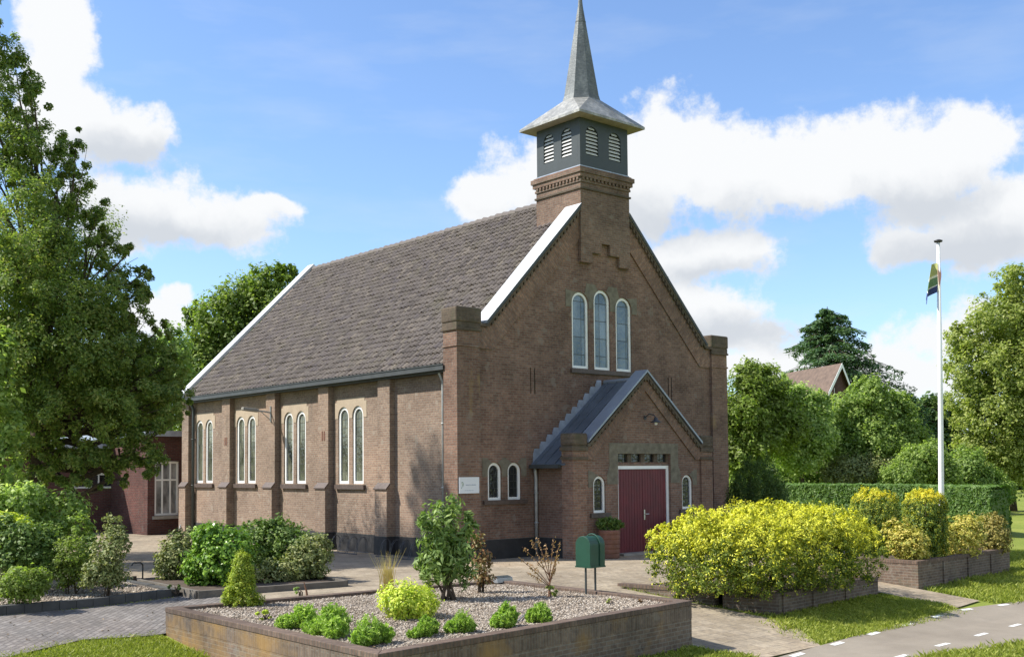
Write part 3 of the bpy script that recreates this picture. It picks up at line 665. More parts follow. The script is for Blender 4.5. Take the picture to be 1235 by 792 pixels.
def downpipe(x, y, ztop, mat, parent, r=.045, hook=(-.12, 0)):
    mb = MB(); mb.tube([(x+hook[0], y+hook[1], ztop), (x+hook[0], y+hook[1], ztop-.08), (x, y, ztop-.3), (x, y, ztop-.5), (x, y, .05)], r, 10)
    for z in (ztop*.72, ztop*.38): mb.tube([(x, y, z-.02), (x, y, z+.02)], r*1.35, 10)
    return build('downpipe', mb, mat, parent, smooth=True)
downpipe(.27, 1.0, 5.36, 'pipe', CH); o = downpipe(.26, 17.45, 5.36, 'pipe_dark', CH, .06)

# tower, belfry, spire
T0, T1, TY0, TY1 = 4.85, 7.03, -.03, 2.0
mb = MB()
mb.box((T0, TY0, 10.2), (T1, TY1, 11.40))
sil = [(T0, 10.2), (T0, 8.90), (5.33, 8.90), (5.33, 9.24), (5.75, 9.24), (5.75, 9.57), (6.13, 9.57), (6.13, 9.24), (6.55, 9.24), (6.55, 8.90), (T1, 8.90), (T1, 10.2)]
mb.prism([(x, TY0, z) for x, z in sil], (0, .108, 0)); mb.box((T0, .14, 9.6), (T1, TY1, 10.198))
TW = build('tower', mb, 'brick_tower', CH)
def ringbox(mb, g, z0, z1): mb.box((T0-g, TY0-g, z0), (T1+g, TY1+g, z1))
s = MB(); ringbox(s, .045, 11.18, 11.235); build('string_course', s, 'brick_old', TW)
s = MB(); ringbox(s, .035, 11.40, 11.47)
for f in range(4):
    for k in range(13):
        q = .03+k*.166
        if f == 0: s.box((T0+q, TY0-.075, 11.47), (T0+q+.08, TY0, 11.55))
        if f == 1: s.box((T0-.075, TY0+q*.93, 11.47), (T0, TY0+q*.93+.08, 11.55))
        if f == 2: s.box((T1, TY0+q*.93, 11.47), (T1+.075, TY0+q*.93+.08, 11.55))
ringbox(s, .01, 11.47, 11.55); ringbox(s, .085, 11.55, 11.68); ringbox(s, .13, 11.68, 11.82); ringbox(s, .06, 11.82, 11.87); build('cornice', s, 'brick_tower', TW)
s = MB()
s.prism([(T0-.02, .5, 10.1), (T0-.28, .5, 9.86), (T0-.28, .5, 9.90), (T0-.02, .5, 10.26)], (0, 1.7, 0)); build('flashing', s, 'zinc', TW)
B0, B1, BY0, BY1, BZ0, BZ1 = 4.87, 7.01, -.01, 1.98, 11.87, 13.44
BF = thing('belfry', 'x', 'x', (0, 0, 0)); BF.parent = CH
for k in ('label', 'category'): del BF[k]
LV = [(.30, .56), (1.01+.28, .54)]
def louvre(mp, c, w, v0, v1):
    mb = MB(); n = 8
    for k in range(n):
        v = v0+.03+(v1-v0-.02)*k/n
        r = w/2-.01; sp = v1-w/2
        if v+.06 > sp: r = math.sqrt(max(.002, (w/2-.01)**2-(v+.06-sp)**2))
        P = [mp(c-r, v, .015), mp(c+r, v, .015), mp(c+r, v+.075, .075), mp(c-r, v+.075, .075)]
        P2 = [mp(c-r, v+.018, .015), mp(c+r, v+.018, .015), mp(c+r, v+.093, .075), mp(c-r, v+.093, .075)]
        mb.add(P+P2, [(0, 1, 2, 3), (4, 5, 6, 7), (0, 1, 5, 4), (1, 2, 6, 5), (2, 3, 7, 6), (3, 0, 4, 7)])
    o = build('louvre', mb, 'louvre', BF)
    return o
bf_front = lambda u, v, d: (u, BY0+d, v); bf_left = lambda u, v, d: (B0+d, u, v); bf_right = lambda u, v, d: (B1-d, u, v); bf_back = lambda u, v, d: (u, BY1-d, v)
wl = MB()
for nm, mp, u0, u1, cs, w in (('f', bf_front, B0, B1, (5.40, 6.42), .54), ('l', bf_left, BY0+.102, BY1-.102, (.60, 1.42), .46), ('r', bf_right, BY0+.102, BY1-.102, (.60, 1.42), .46), ('b', bf_back, B0, B1, (5.40, 6.42), .54)):
    holed('belfry_wall', [(u0, BZ0), (u1, BZ0), (u1, BZ1), (u0, BZ1)], [arch(c, w, 12.30, 13.22) for c in cs], mp, .1, 'belfry', BF)
    for c in cs: louvre(mp, c, w, 12.30, 13.22)
s = MB(); s.box((B0+.12, BY0+.12, BZ0), (B1-.12, BY1-.12, BZ1)); build('dark_backing', s, 'dark', BF)  # near-black box painted in for the unlit space behind the louvres
s = MB(); s.box((B0-.03, BY0-.03, BZ0-.004), (B1+.03, BY1+.03, BZ0+.05)); build('base_trim', s, 'lead', BF)
# skirt roof with overhang, octagonal spire
ex = .38; cx, cyy = (T0+T1)/2, (TY0+TY1)/2; R8 = .655; z0, z1 = 13.50, 14.33
E4 = [(T0-ex, TY0-ex), (T1+ex, TY0-ex), (T1+ex, TY1+ex), (T0-ex, TY1+ex)]
O8 = [(cx+R8*math.cos(PI/8+k*PI/4-PI), cyy+R8*math.sin(PI/8+k*PI/4-PI)) for k in range(8)]   # starts at lower-left
s = MB(); vs_ = [(x, y, z0) for x, y in E4]+[(x, y, z1) for x, y in O8]
def near(c, k): return min(range(8), key=lambda j: (O8[j][0]-c[0])**2+(O8[j][1]-c[1])**2+(1e3 if j in k else 0))
fc = []
for i in range(4):
    a_ = E4[i]; b_ = E4[(i+1) % 4]
    ja = [j for j in range(8)]; mid = ((a_[0]+b_[0])/2, (a_[1]+b_[1])/2)
    j1 = near(mid, []); j2 = near(mid, [j1])
    if (O8[j1][0]-a_[0])**2+(O8[j1][1]-a_[1])**2 > (O8[j2][0]-a_[0])**2+(O8[j2][1]-a_[1])**2: j1, j2 = j2, j1
    fc.append((i, (i+1) % 4, 4+j2, 4+j1))
    k1 = near(a_, []); k2 = near(a_, [k1]); fc.append((i, 4+k1, 4+k2))
s.add(vs_, fc)
SK = build('belfry_roof', s, 'spire_skirt', CH)
s = MB(); s.add([(x, y, z0-.002) for x, y in E4]+[(x, y, z0-.075) for x, y in E4], [(0, 1, 5, 4), (1, 2, 6, 5), (2, 3, 7, 6), (3, 0, 4, 7)]); build('eave_edge', s, 'spire_skirt', SK)
s = MB(); s.add([(x, y, z0-.075) for x, y in E4], [(0, 1, 2, 3)]); build('soffit', s, 'soffit', SK)
s = MB(); pr = [(R8+.005, 14.31), (.60, 14.5), (.515, 15.0), (.345, 16.0), (.175, 17.0), (.09, 17.5), (.055, 17.85), (.025, 18.3)]
s.lathe((cx, cyy, 0), pr, 8, 0, PI/8); s.lathe((cx, cyy, 0), [(.186, 16.98), (.186, 17.0), (.17, 17.02)], 8, 0, PI/8)
SP = build('spire', s, 'spire', CH)
s = MB(); s.tube([(cx, cyy, 18.25), (cx, cyy, 19.1)], .02, 8); s.lathe((cx, cyy, 18.5), [(.01, -.09), (.07, -.05), (.09, 0), (.07, .05), (.01, .09)], 10); build('finial', s, 'iron', SP)

# porch
PC, PYF, PZR = 5.90, -1.65, 5.2; PX0, PX1 = 2.82, 8.98
pf = lambda u, v, d: (u, PYF+.05+d, v)
prk = lambda x: 5.45-.82*abs(x-PC)
PWN = [(3.93, .50, 1.27, 2.33), (7.80, .50, 1.27, 2.33)]
DX0, DX1 = 4.70, 7.02
out = [(PX0+.3, 0), (DX0, 0), (DX0, 2.97), (DX1, 2.97), (DX1, 0), (PX1-.3, 0), (PX1-.3, 3.1), (PX1-.62, 3.26), (PC, 5.42), (PX0+.62, 3.26), (PX0+.3, 3.1)]
PW = holed('porch_wall', out, [arch(*w) for w in PWN], pf, .3, 'brick', CH)
for sx in (-1, 1):
    x = PX0+.18 if sx < 0 else PX1-.18; mb = MB(); mb.box((min(x, x+.25*-sx), PYF+.3, 0), (max(x, x+.25*-sx), .12, 2.62)); build('porch_side_wall', mb, 'brick', CH)
for w in PWN: arch_window(*w, pf, CH, 'glass_dark', .07, .05); build('window_sill', slab(pf, w[0]-.4, w[0]+.4, w[2]-.13, w[2]-.01, -.07, .05), 'sill', CH)
mb = MB()
mb.box((PX0+.155, -1.30, 0), (PX0+.2, .065, .553)); mb.box((PX0+.83, PYF+.025, 0), (DX0-.01, PYF+.07, .55)); mb.box((DX1+.01, PYF+.025, 0), (PX1-.83, PYF+.07, .55))
for x0, x1 in ((PX0-.02, PX0+.57), (PX1-.57, PX1+.02)): mb.box((x0, PYF-.02, 0), (x1, PYF+.47, .556))
mb = MB(); mb.box((PX0+.155, -1.16, 0), (PX0+.2, .065, .553))
build('plinth', mb, 'tar', CH)
# piers of the porch
for x0 in (PX0, PX1-.55):
    mb = MB(); mb.box((x0, PYF, 0), (x0+.55, PYF+.45, 2.80)); mb.box((x0, PYF, 2.88), (x0+.55, PYF+.45, 3.05)); o = build('porch_pier', mb, 'brick_pier', CH)
    s = MB(); s.box((x0-.035, PYF-.035, 2.80), (x0+.585, PYF+.485, 2.88)); s.box((x0-.04, PYF-.04, 3.05), (x0+.59, PYF+.49, 3.16)); s.box((x0-.01, PYF-.01, 3.16), (x0+.56, PYF+.46, 3.2)); build('string_course', s, 'brick_old', o)
    s = MB(); s.box((x0-.03, PYF-.03, 3.2), (x0+.58, PYF+.48, 3.55)); build('pier_cap', s, 'brick_old', o, bevel=.04)
for side in (-1, 1):
    X = lambda x: x if side < 0 else 2*PC-x
    mb = MB(); mb.prism([(X(PX0+.55), PYF+.005, 2.80), (X(PX0+.80), PYF+.005, 2.80), (X(PC), PYF+.005, 4.86), (X(PC), PYF+.005, 5.36), (X(PX0+.62), PYF+.005, 3.24), (X(PX0+.55), PYF+.005, 3.2)], (0, .05, 0))
    build('raking_band', mb, 'brick_rakeL' if side < 0 else 'brick_rakeR', CH)
    tb = MB()
    for k in range(17):
        x = PX0+.72+k*.142; z = 3.24+(x-PX0-.62)*.863
        tb.prism([(X(x), PYF-.06, z-.15), (X(x+.08), PYF-.06, z-.085), (X(x+.08), PYF-.06, z), (X(x), PYF-.06, z-.06)], (0, .07, 0))
    tb.prism([(X(PX0+.55), PYF-.065, 3.17), (X(PX0+.64), PYF-.065, 3.17), (X(PC), PYF-.065, 5.30), (X(PC), PYF-.065, 5.38), (X(PX0+.62), PYF-.065, 3.26), (X(PX0+.55), PYF-.065, 3.26)], (0, .075, 0))
    build('corbel_teeth', tb, 'brick_old', CH)
    cb = MB(); p0, p1 = (PX0+.56, 3.30), (PC, 5.44)
    cb.prism([(X(p0[0]), PYF-.09, p0[1]-.01), (X(p1[0]), PYF-.09, p1[1]-.01), (X(p1[0]), PYF-.09, p1[1]+.06), (X(p0[0]), PYF-.09, p0[1]+.06)], (0, .50, 0))
    x = p0[0]+.3; z = p0[1]+.3*.863+.05
    cb.prism([(X(x), PYF-.095, z), (X(x+.018), PYF-.095, z+.02), (X(x+.018), PYF-.095, z+.045), (X(x), PYF-.095, z+.03)], (0, .505, 0))
    cb.prism([(X(p0[0]), PYF+.40, p0[1]-.55), (X(p1[0]), PYF+.40, p1[1]-.35), (X(p1[0]), PYF+.40, p1[1]-.01), (X(p0[0]), PYF+.40, p0[1]-.01)], (0, .01, 0))
    build('porch_coping', cb, 'zinc_dark', CH)
    # standing seam zinc roof
    rb = MB(); r0, r1 = (PX0-.02, 2.64), (PC, 5.18); sl = (r1[1]-r0[1])/(r1[0]-r0[0])
    rb.prism([(X(r0[0]), PYF+.30, r0[1]), (X(r1[0]), PYF+.30, r1[1]), (X(r1[0]), PYF+.30, r1[1]+.04), (X(r0[0]), PYF+.30, r0[1]+.04)], (0, 1.46, 0))
    for y in (-.93, -.50, -.12):
        rb.prism([(X(r0[0]), y-.018, r0[1]+.04), (X(r1[0]), y-.018, r1[1]+.04), (X(r1[0]), y-.018, r1[1]+.085), (X(r0[0]), y-.018, r0[1]+.085)], (0, .036, 0))
    R_ = build('porch_roof', rb, 'zinc_roof', CH)
    gb = MB(); gb.box((X(PX0-.13) if side < 0 else X(PX0-.01), -1.18, 2.56), (X(PX0-.01) if side < 0 else X(PX0-.13), .06, 2.67)); build('gutter', gb, 'gutter', CH)
    # stepped lead flashing against the gable
    lb = MB()
    for k in range(11):
        xa = PX0+.05+k*.262; z = 2.66+(xa-PX0)*sl
        lb.prism([(X(xa), YF-.022, z), (X(xa+.27), YF-.022, z+.27*sl), (X(xa+.27), YF-.022, z+.27*sl+.22), (X(xa+.08), YF-.022, z+.27*sl+.22), (X(xa+.02), YF-.022, z+.30)], (0, .018+.002*(k % 2), 0))
    build('flashing', lb, 'lead', CH)
mb = MB(); mb.tube([(PC, PYF+.38, 5.23), (PC, YF-.02, 5.23)], .07, 8); build('ridge_cap', mb, 'zinc_dark', CH)
downpipe(2.93, .02, 2.56, 'pipe', CH, .05, (-.05, -.03))
# door surround, transom, doors
st = [(4.12, 2.08), (4.12, 2.2), (4.22, 2.34), (4.34, 2.6), (4.34, 3.28), (7.38, 3.28), (7.38, 2.6), (7.50, 2.34), (7.60, 2.2), (7.60, 2.08), (DX1+.004, 2.08), (DX1+.004, 2.974), (DX0-.004, 2.974), (DX0-.004, 2.08)]
st[0] = (4.24, 2.08); st[9] = (7.48, 2.08); st[1] = (4.24, 2.3); st[8] = (7.48, 2.3)
holed('stone_surround', st, [], lambda u, v, d: pf(u, v, d-.012), .014, 'stone_green', CH)
for w in PWN:
    for s in (-1, 1):
        if (s > 0) == (w[0] < PC): continue
        e = w[0]+s*(w[1]/2+.008)
        voussoir([(e, 2.0)]+arcpts(w[0], w[1], w[3], (PI if s < 0 else 0), (PI*.6 if s < 0 else PI*.4))+[(e+s*.03, 2.45), (e+s*.2, 2.5), (e+s*.2, 2.0)], pf, CH)
DR = build('door_frame', slab(pf, DX0+.002, DX0+.10, 0, 2.62, .08, .17, slab(pf, DX1-.10, DX1-.002, 0, 2.62, .08, .17, slab(pf, DX0+.10, DX1-.10, 2.52, 2.618, .08, .17))), 'white', CH)
TB = MB(); slab(pf, DX0+.003, DX1-.003, 2.62, 2.72, .07, .2, TB); o = build('transom', TB, 'brick', CH)
TB = MB(); n = 4
for k in range(n+1): u = DX0+.003+(DX1-DX0-.006)*k/n; build('mullion', slab(pf, max(DX0+.003, u-.085), min(DX1-.003, u+.085), 2.722, 2.966, .08, .2), 'brick_old', o)
build('pane', slab(pf, DX0+.003, DX1-.003, 2.722, 2.966, .15, .17), 'glass_dark', o)
for s in (-1, 1):
    c = (DX0+DX1)/2; u0, u1 = (DX0+.102, c-.004) if s < 0 else (c+.004, DX1-.102); mb = MB(); n = 9
    for k in range(n): slab(pf, u0+(u1-u0)*k/n+.005, u0+(u1-u0)*(k+1)/n-.005, .03, 2.515, .11, .15, mb)
    slab(pf, u0, u1, .03, 2.517, .128, .16, mb); d = build('door', mb, 'door', CH)
    if s > 0:
        hb = MB(); slab(pf, u0+.05, u0+.095, 1.0, 1.30, .098, .112, hb); p = pf(u0+.072, 1.17, .1)
        hb.tube([p, (p[0], p[1]-.05, p[2]), (p[0]+.04, p[1]-.055, p[2]), (p[0]+.14, p[1]-.05, p[2])], .012, 8); build('handle', hb, 'steel', d)
build('doorstep', slab(pf, DX0-.05, DX1+.05, 0, .06, -.25, .3), 'concrete', CH)

# fittings that hang on the church
WLP = thing('wall_lamp', 'black barn lamp on the brick above the red doors', 'lamp', (5.9, PYF+.05, 4.0))
s = MB(); s.tube([(5.9, PYF+.05, 4.05), (5.9, PYF-.12, 4.16), (5.93, PYF-.30, 4.12), (5.95, PYF-.34, 4.04)], .017, 8); s.tube([(5.9, PYF+.055, 4.05), (5.9, PYF+.03, 4.05)], .06, 10); build('bracket', s, 'iron', WLP)
s = MB(); s.lathe((5.95, PYF-.34, 3.9), [(.17, 0), (.16, .015), (.07, .07), (.05, .14), (.02, .16)], 16); build('lamp_shade', s, 'iron', WLP, smooth=True)
s = MB(); s.lathe((5.95, PYF-.34, 3.82), [(.01, 0), (.045, .02), (.05, .06), (.03, .1)], 12); build('bulb', s, 'white', WLP, smooth=True)
FL = thing('wall_lamp', 'grey lantern on a long arm fixed to a buttress of the side wall', 'lamp', (.16, 10.95, 4.6))
s = MB(); s.tube([(.17, 10.9, 4.62), (-.15, 10.9, 4.66), (-.45, 10.9, 4.68)], .03, 8); s.tube([(.15, 10.9, 4.3), (.15, 10.9, 4.85)], .035, 8); s.tube([(.15, 10.9, 4.35), (-.25, 10.9, 4.66)], .015, 6); build('bracket', s, 'pipe', FL)
s = MB(); s.prism([(-.35, 10.80, 4.62), (-.35, 11.0, 4.62), (-.35, 11.0, 4.74), (-.35, 10.8, 4.74)], (-.6, 0, .05)); build('lantern', s, 'concrete', FL, bevel=.03)
SG = thing('nameplate', 'white rectangular nameplate with a faint emblem on the front corner pier', 'sign', (.38, -.03, 1.88))
s = MB(); s.box((.035, -.035, 1.885), (.74, -.004, 2.335)); build('panel', s, 'sign', SG)
s = MB()
for k in range(5):
    a0 = -.6+k*.5; s.tube([(.13+.05*math.cos(a0), -.038, 2.13+.07*math.sin(a0)), (.13+.05*math.cos(a0+.5), -.038, 2.13+.07*math.sin(a0+.5))], .006, 5)
s.tube([(.10, -.038, 2.02), (.14, -.038, 2.10), (.12, -.038, 2.19)], .007, 5); build('emblem', s, 'inkg', SG)
r = random.Random(3)
for v, u0, u1, hh in ((2.12, .26, .62, .028), (1.965, .22, .52, .016)):
    u = u0; s = MB()
    while u < u1: w = r.uniform(.008, .02); s.box((u, -.0365, v-hh/2), (u+w, -.035, v+hh/2*r.uniform(.5, 1))); u += w+r.uniform(.006, .014)
    build('lettering', s, 'ink', SG)

# ------------------------------------------------------------------ annex behind the church
AN = thing('annex_building', 'low flat roofed red brick annex in the shade behind the church', 'building', (-3, 21, 0))
AY = 24.; aw = lambda u, v, d: (u, AY+d, v)
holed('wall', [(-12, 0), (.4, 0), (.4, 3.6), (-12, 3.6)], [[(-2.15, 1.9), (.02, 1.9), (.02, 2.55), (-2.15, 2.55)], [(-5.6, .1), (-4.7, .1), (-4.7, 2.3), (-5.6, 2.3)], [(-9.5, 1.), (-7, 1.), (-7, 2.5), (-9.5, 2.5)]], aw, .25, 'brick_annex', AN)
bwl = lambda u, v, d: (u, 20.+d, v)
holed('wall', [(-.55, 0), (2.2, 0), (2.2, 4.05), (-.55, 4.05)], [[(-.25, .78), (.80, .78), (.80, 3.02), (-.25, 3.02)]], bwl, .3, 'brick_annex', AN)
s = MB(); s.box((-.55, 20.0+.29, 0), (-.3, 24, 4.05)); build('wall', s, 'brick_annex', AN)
s = MB(); s.box((-12.3, 23.7, 3.6), (-.5, 30, 3.85)); s.box((-.75, 19.75, 4.05), (5, 30, 4.28)); build('flat_roof', s, 'lead', AN)
M['curtain_glass'] = glassmat('curtained_glass', (.05, .055, .06), None, .08, (.32, .33, .33))
def framed(u0, u1, v0, v1, mp, nu, bars, parent, fr=.07, gl='glass_dark'):
    mb = MB(); slab(mp, u0, u0+fr, v0, v1, .06, .14, mb); slab(mp, u1-fr, u1, v0, v1, .06, .14, mb); slab(mp, u0+fr, u1-fr, v0, v0+fr, .06, .14, mb); slab(mp, u0+fr, u1-fr, v1-fr, v1, .06, .14, mb)
    for k in range(1, nu): u = u0+(u1-u0)*k/nu; slab(mp, u-fr*.4, u+fr*.4, v0+fr, v1-fr, .065, .135, mb)
    for v in bars: slab(mp, u0+fr, u1-fr, v-fr*.4, v+fr*.4, .07, .13, mb)
    o = build('window', mb, 'white', parent); build('glass', slab(mp, u0+fr*.5, u1-fr*.5, v0+fr*.5, v1-fr*.5, .10, .11), gl, o); return o
framed(-2.14, .01, 1.91, 2.54, aw, 2, [], AN); framed(-.245, .795, .785, 3.015, bwl, 3, [2.25], AN, .085, 'curtain_glass'); framed(-9.49, -7.01, 1.01, 2.49, aw, 3, [], AN)
build('window_sill', slab(bwl, -.35, .9, .64, .775, -.12, .1), 'concrete', AN)
build('door', slab(aw, -5.59, -4.71, .1, 2.29, .1, .15), 'pipe_dark', AN)
HR = thing('handrail', 'bent grey metal handrail beside the annex bay window', 'handrail', (1.2, 19.0, 0))
s = MB(); s.tube([(.55, 19.3, 0), (.55, 19.3, .75), (.55, 19.2, .85), (.2, 18.4, .6), (-.1, 17.9, .3)], .025, 8); s.tube([(1.1, 19.4, 0), (1.1, 19.4, .85), (.95, 19.4, .9), (.55, 19.3, .82)], .025, 8); build('rail', s, 'galv', HR)

# ------------------------------------------------------------------ raised gravel bed in front
BX0, BX1, BYF_, BYB, BZ = -10.56, -3.2, -11.45, -5.1, .12
BW = thing('raised_bed_wall', 'brown brick retaining wall with soldier course round the gravel bed in front of the church', 'retaining wall', (BX0, BYF_, -.9))
BP = np.array([(-10.58, -11.90), (-3.22, -10.97), (-3.11, -5.5), (-10.52, -5.08)])
def inset(P, d):
    n = len(P); out = []
    for i in range(n):
        a, b, c = P[i-1], P[i], P[(i+1) % n]; t1 = (b-a)/np.linalg.norm(b-a); t2 = (c-b)/np.linalg.norm(c-b); n1 = np.array([-t1[1], t1[0]]); n2 = np.array([-t2[1], t2[0]])
        p = a+n1*d; q = b+n2*d; k = np.cross(q-p, t2)/np.cross(t1, t2); out.append(p+t1*k)
    return np.array(out)
def frame_wall(d0, d1, z0, z1, edges=range(4)):
    s = MB(); o_, i_ = inset(BP, d0), inset(BP, d1)
    for e in edges:
        f = (e+1) % 4; s.prism([(*o_[e], z0), (*o_[f], z0), (*i_[f], z0), (*i_[e], z0)], (0, 0, z1-z0))
    return s
th = .2
build('wall', frame_wall(0, th, -1.1, BZ-.302), 'brick_bed', BW); build('soldier_course', frame_wall(-.004, th-.01, BZ-.30, BZ-.0745), 'brick_soldier', BW); build('coping', frame_wall(-.014, th+.012, BZ-.073, BZ+.02), 'brick_bedcap', BW, bevel=.012)
BIN = [tuple(p) for p in inset(BP, th-.02)]
def patch(name, x0, x1, y0, y1, zf, mat, step=.25, amp=.025):
    xs_ = np.arange(x0, x1+1e-6, (x1-x0)/max(2, int((x1-x0)/step))); ys_ = np.arange(y0, y1+1e-6, (y1-y0)/max(2, int((y1-y0)/step)))
    gx, gy = np.meshgrid(xs_, ys_); P = np.stack([gx, gy, zf(gx, gy)], -1).reshape(-1, 3); P[:, 2] += amp*vnoise(P*np.array([1, 1, 0]), 2.5, 3)
    i = np.arange(len(xs_)*len(ys_)).reshape(len(ys_), len(xs_)); q = np.stack([i[:-1, :-1], i[:-1, 1:], i[1:, 1:], i[1:, :-1]], -1).reshape(-1, 4)
    return structure(link(name, fastmesh(name, P, q), mat, smooth=True))
_b = inset(BP, th-.03); structure(link('gravel_surface', (lambda m: (m.from_pydata([(*p, BZ-.045) for p in _b], [], [(0, 1, 2, 3)]), m)[1])(bpy.data.meshes.new('gravel_surface')), 'gravel_ground'))
def pebbles(name, label, n, xr, yr, zf, smin, smax, seed, poly=None):
    r = np.random.default_rng(seed); c = np.stack([r.uniform(*xr, n), r.uniform(*yr, n), np.zeros(n)], 1); c[:, 2] = zf(c[:, 0], c[:, 1])+.008*vnoise(c*np.array([1, 1, 0]), 2.5, 3)+.004
    if poly: c = c[inpoly(c[:, 0], c[:, 1], poly)]; n = len(c)
    s_ = r.uniform(smin, smax, n)[:, None]*np.array([1, .8, .55]); a = r.uniform(0, 6.28, n); ca, sa = np.cos(a), np.sin(a)
    oct_ = np.array([(1, 0, 0), (.2, 1, .1), (-1, .1, 0), (0, -1, -.1), (.1, .1, 1), (0, 0, -1)])+0; V = np.empty((n, 6, 3))
    jit = 1+.25*r.normal(size=(n, 6, 1)); L = oct_[None]*s_[:, None, :]*jit
    V[:, :, 0] = L[:, :, 0]*ca[:, None]-L[:, :, 1]*sa[:, None]; V[:, :, 1] = L[:, :, 0]*sa[:, None]+L[:, :, 1]*ca[:, None]; V[:, :, 2] = L[:, :, 2]; V += c[:, None, :]
    f = np.array([(0, 1, 4), (1, 2, 4), (2, 3, 4), (3, 0, 4), (1, 0, 5), (2, 1, 5), (3, 2, 5), (0, 3, 5)]); Q = (np.arange(n)[:, None, None]*6+f[None]).reshape(-1, 3)
    o = link(name, fastmesh(name, V.reshape(-1, 3), Q), 'pebble', smooth=True); return tag(o, label, 'gravel', None, 'stuff')
pebbles('gravel', 'pale mixed pebbles covering the raised bed in front of the church', 32000, (-10.6, -3), (-12, -5), lambda x, y: x*0+BZ-.045, .014, .036, 4, BIN)

def litter(label, n, poly, zf, seed):
    r = np.random.default_rng(seed); P = np.array(poly); c = np.stack([r.uniform(P[:, 0].min(), P[:, 0].max(), n), r.uniform(P[:, 1].min(), P[:, 1].max(), n), np.zeros(n)], 1); c = c[inpoly(c[:, 0], c[:, 1], poly)]; c[:, 2] = zf(c[:, 0], c[:, 1])+.012
    nr = np.array([0, 0, 1.])+r.normal(size=c.shape)*.3; nr /= np.linalg.norm(nr, axis=1)[:, None]; tag(quads_obj('fallen_leaves', leafquads(c, nr, .05, .6, .1, r), 'leaf_litter'), label, 'leaves', None, 'stuff')
# plants ---------------------------------------------------------------
def plant(name, label, cat, base, blobs, n, size, mats, seed, group=None, stems=None, **kw):
    o = thing(name, label, cat, base, group)
    V = leaf_cloud(blobs, n, size, seed, **kw)
    quads_obj('foliage', V, mats, o)
    s = MB(); b = np.array(base, float); r = np.random.default_rng(seed+9)
    for k in range(stems if stems is not None else 5):
        bl = np.array(blobs[k % len(blobs)]); e = bl[:3]+r.normal(size=3)*bl[3:]*.3
        s.tube([b+np.array([*(r.normal(size=2)*.05), -.05]), (b+e)/2+r.normal(size=3)*.03, e], [.018, .012, .004], 5)
    if s.v: build('stem', s, 'bark', o)
    return o
def ball(base, rx, rz, ry=None, lift=.9): return [(base[0], base[1], base[2]+rz*lift, rx, ry or rx, rz)]
gz = BZ-.04
# fresh green tufts in the gravel, measured as (px, py of base, half width px, height px)
TUFT = [(367, 757, 28, 30, 'leftmost and darkest of the fresh green tufts along the front of the gravel bed'),
        (402, 764, 32, 36, 'bushy fresh green tuft between two others at the left of the gravel bed'),
        (445, 776, 29, 36, 'largest fresh green tuft at the front left edge of the gravel bed'),
        (514, 767, 17, 25, 'smallest round green tuft right in front of the clipped lime mound'),
        (558, 762, 20, 28, 'round green tuft below the tall leafy shrub'),
        (612, 755, 19, 30, 'upright light green tuft with the dry stick lying beside it'),
        (653, 750, 18, 26, 'rightmost light green tuft in the gravel bed in front of the dead shrub')]
def tuft(base, rx, hh, mat, n, seed, ln=.16, wd=.3):
    r = np.random.default_rng(seed); m = max(14, n//26); th_ = r.uniform(0, 6.28, m); q = np.sqrt(r.random(m))
    tip = np.stack([base[0]+q*np.cos(th_)*rx*.95, base[1]+q*np.sin(th_)*rx*.95, base[2]+hh*(.95-.5*q**2)*r.uniform(.7, 1.05, m)], 1); root = np.array(base)+np.stack([q*np.cos(th_)*rx*.5, q*np.sin(th_)*rx*.5, 0*q], 1)
    i = r.integers(0, m, n); t = 1-(r.random(n)**1.5)*.85; C = root[i]+(tip[i]-root[i])*t[:, None]+r.normal(size=(n, 3))*rx*.07
    dr = tip[i]-root[i]; dr /= np.linalg.norm(dr, axis=1)[:, None]; ld = dr*.5+r.normal(size=(n, 3))*.7; ld /= np.linalg.norm(ld, axis=1)[:, None]
    nr = np.cross(ld, r.normal(size=(n, 3))); nr /= np.linalg.norm(nr, axis=1)[:, None]; b = np.cross(nr, ld); s_ = ln*(.6+.7*r.random(n))[:, None]
    return np.stack([C-ld*s_*.5, C+b*s_*.5*wd+nr*s_*.1, C+ld*s_*.5, C-b*s_*.5*wd+nr*s_*.1], 1)
for i, (px, py, rx, hh, lab) in enumerate(TUFT):
    p = G(px, py, gz); k = 1/F*np.dot(p-CAM, VF); o = thing('perennial', lab, 'plant', p, 'fresh green perennials in the gravel bed')
    rr = np.random.default_rng(500+i); VV = []
    for q in range(4+i % 3):
        f = 1. if q == 0 else rr.uniform(.4, .75); off = np.array([*(rr.normal(size=2)*rx*k*.5), 0]) if q else np.zeros(3)
        VV.append(tuft(p+off, rx*k*(.72 if q == 0 else rr.uniform(.35, .6)), hh*k*f*1.05, None, int(2300*f), 40+i*10+q, rr.uniform(.05, .08), rr.uniform(.2, .34)))
    quads_obj('foliage', np.concatenate(VV), 'leaf_fresh', o)
def small(name, lab, px, py, rx, hh, mat, n, size, seed, cat='plant', group=None, **kw):
    p = G(px, py, gz); k = np.dot(p-CAM, VF)/F; return plant(name, lab, cat, p, [(p[0], p[1], p[2]+hh*k*.5, rx*k, rx*k, hh*k*.55)], n, size, mat, seed, group, **kw)
litter('dry brown leaves lying on the gravel bed', 260, BIN, lambda x, y: x*0+BZ-.03, 71)
litter('dry leaves scattered on the church yard paving', 300, [(-9, -2.3), (-8.4, -4.9), (-3.2, -5), (.2, -6.2), (5, -6), (8, -2), (.2, 0), (-.3, 8), (-6, 8)], lambda x, y: hgt(x, y), 72)
litter('dry leaves along the driveway edge', 70, [(-13, -2.3), (-13, -5.2), (-9, -5), (-9, -2.3)], lambda x, y: hgt(x, y)+.006, 73)
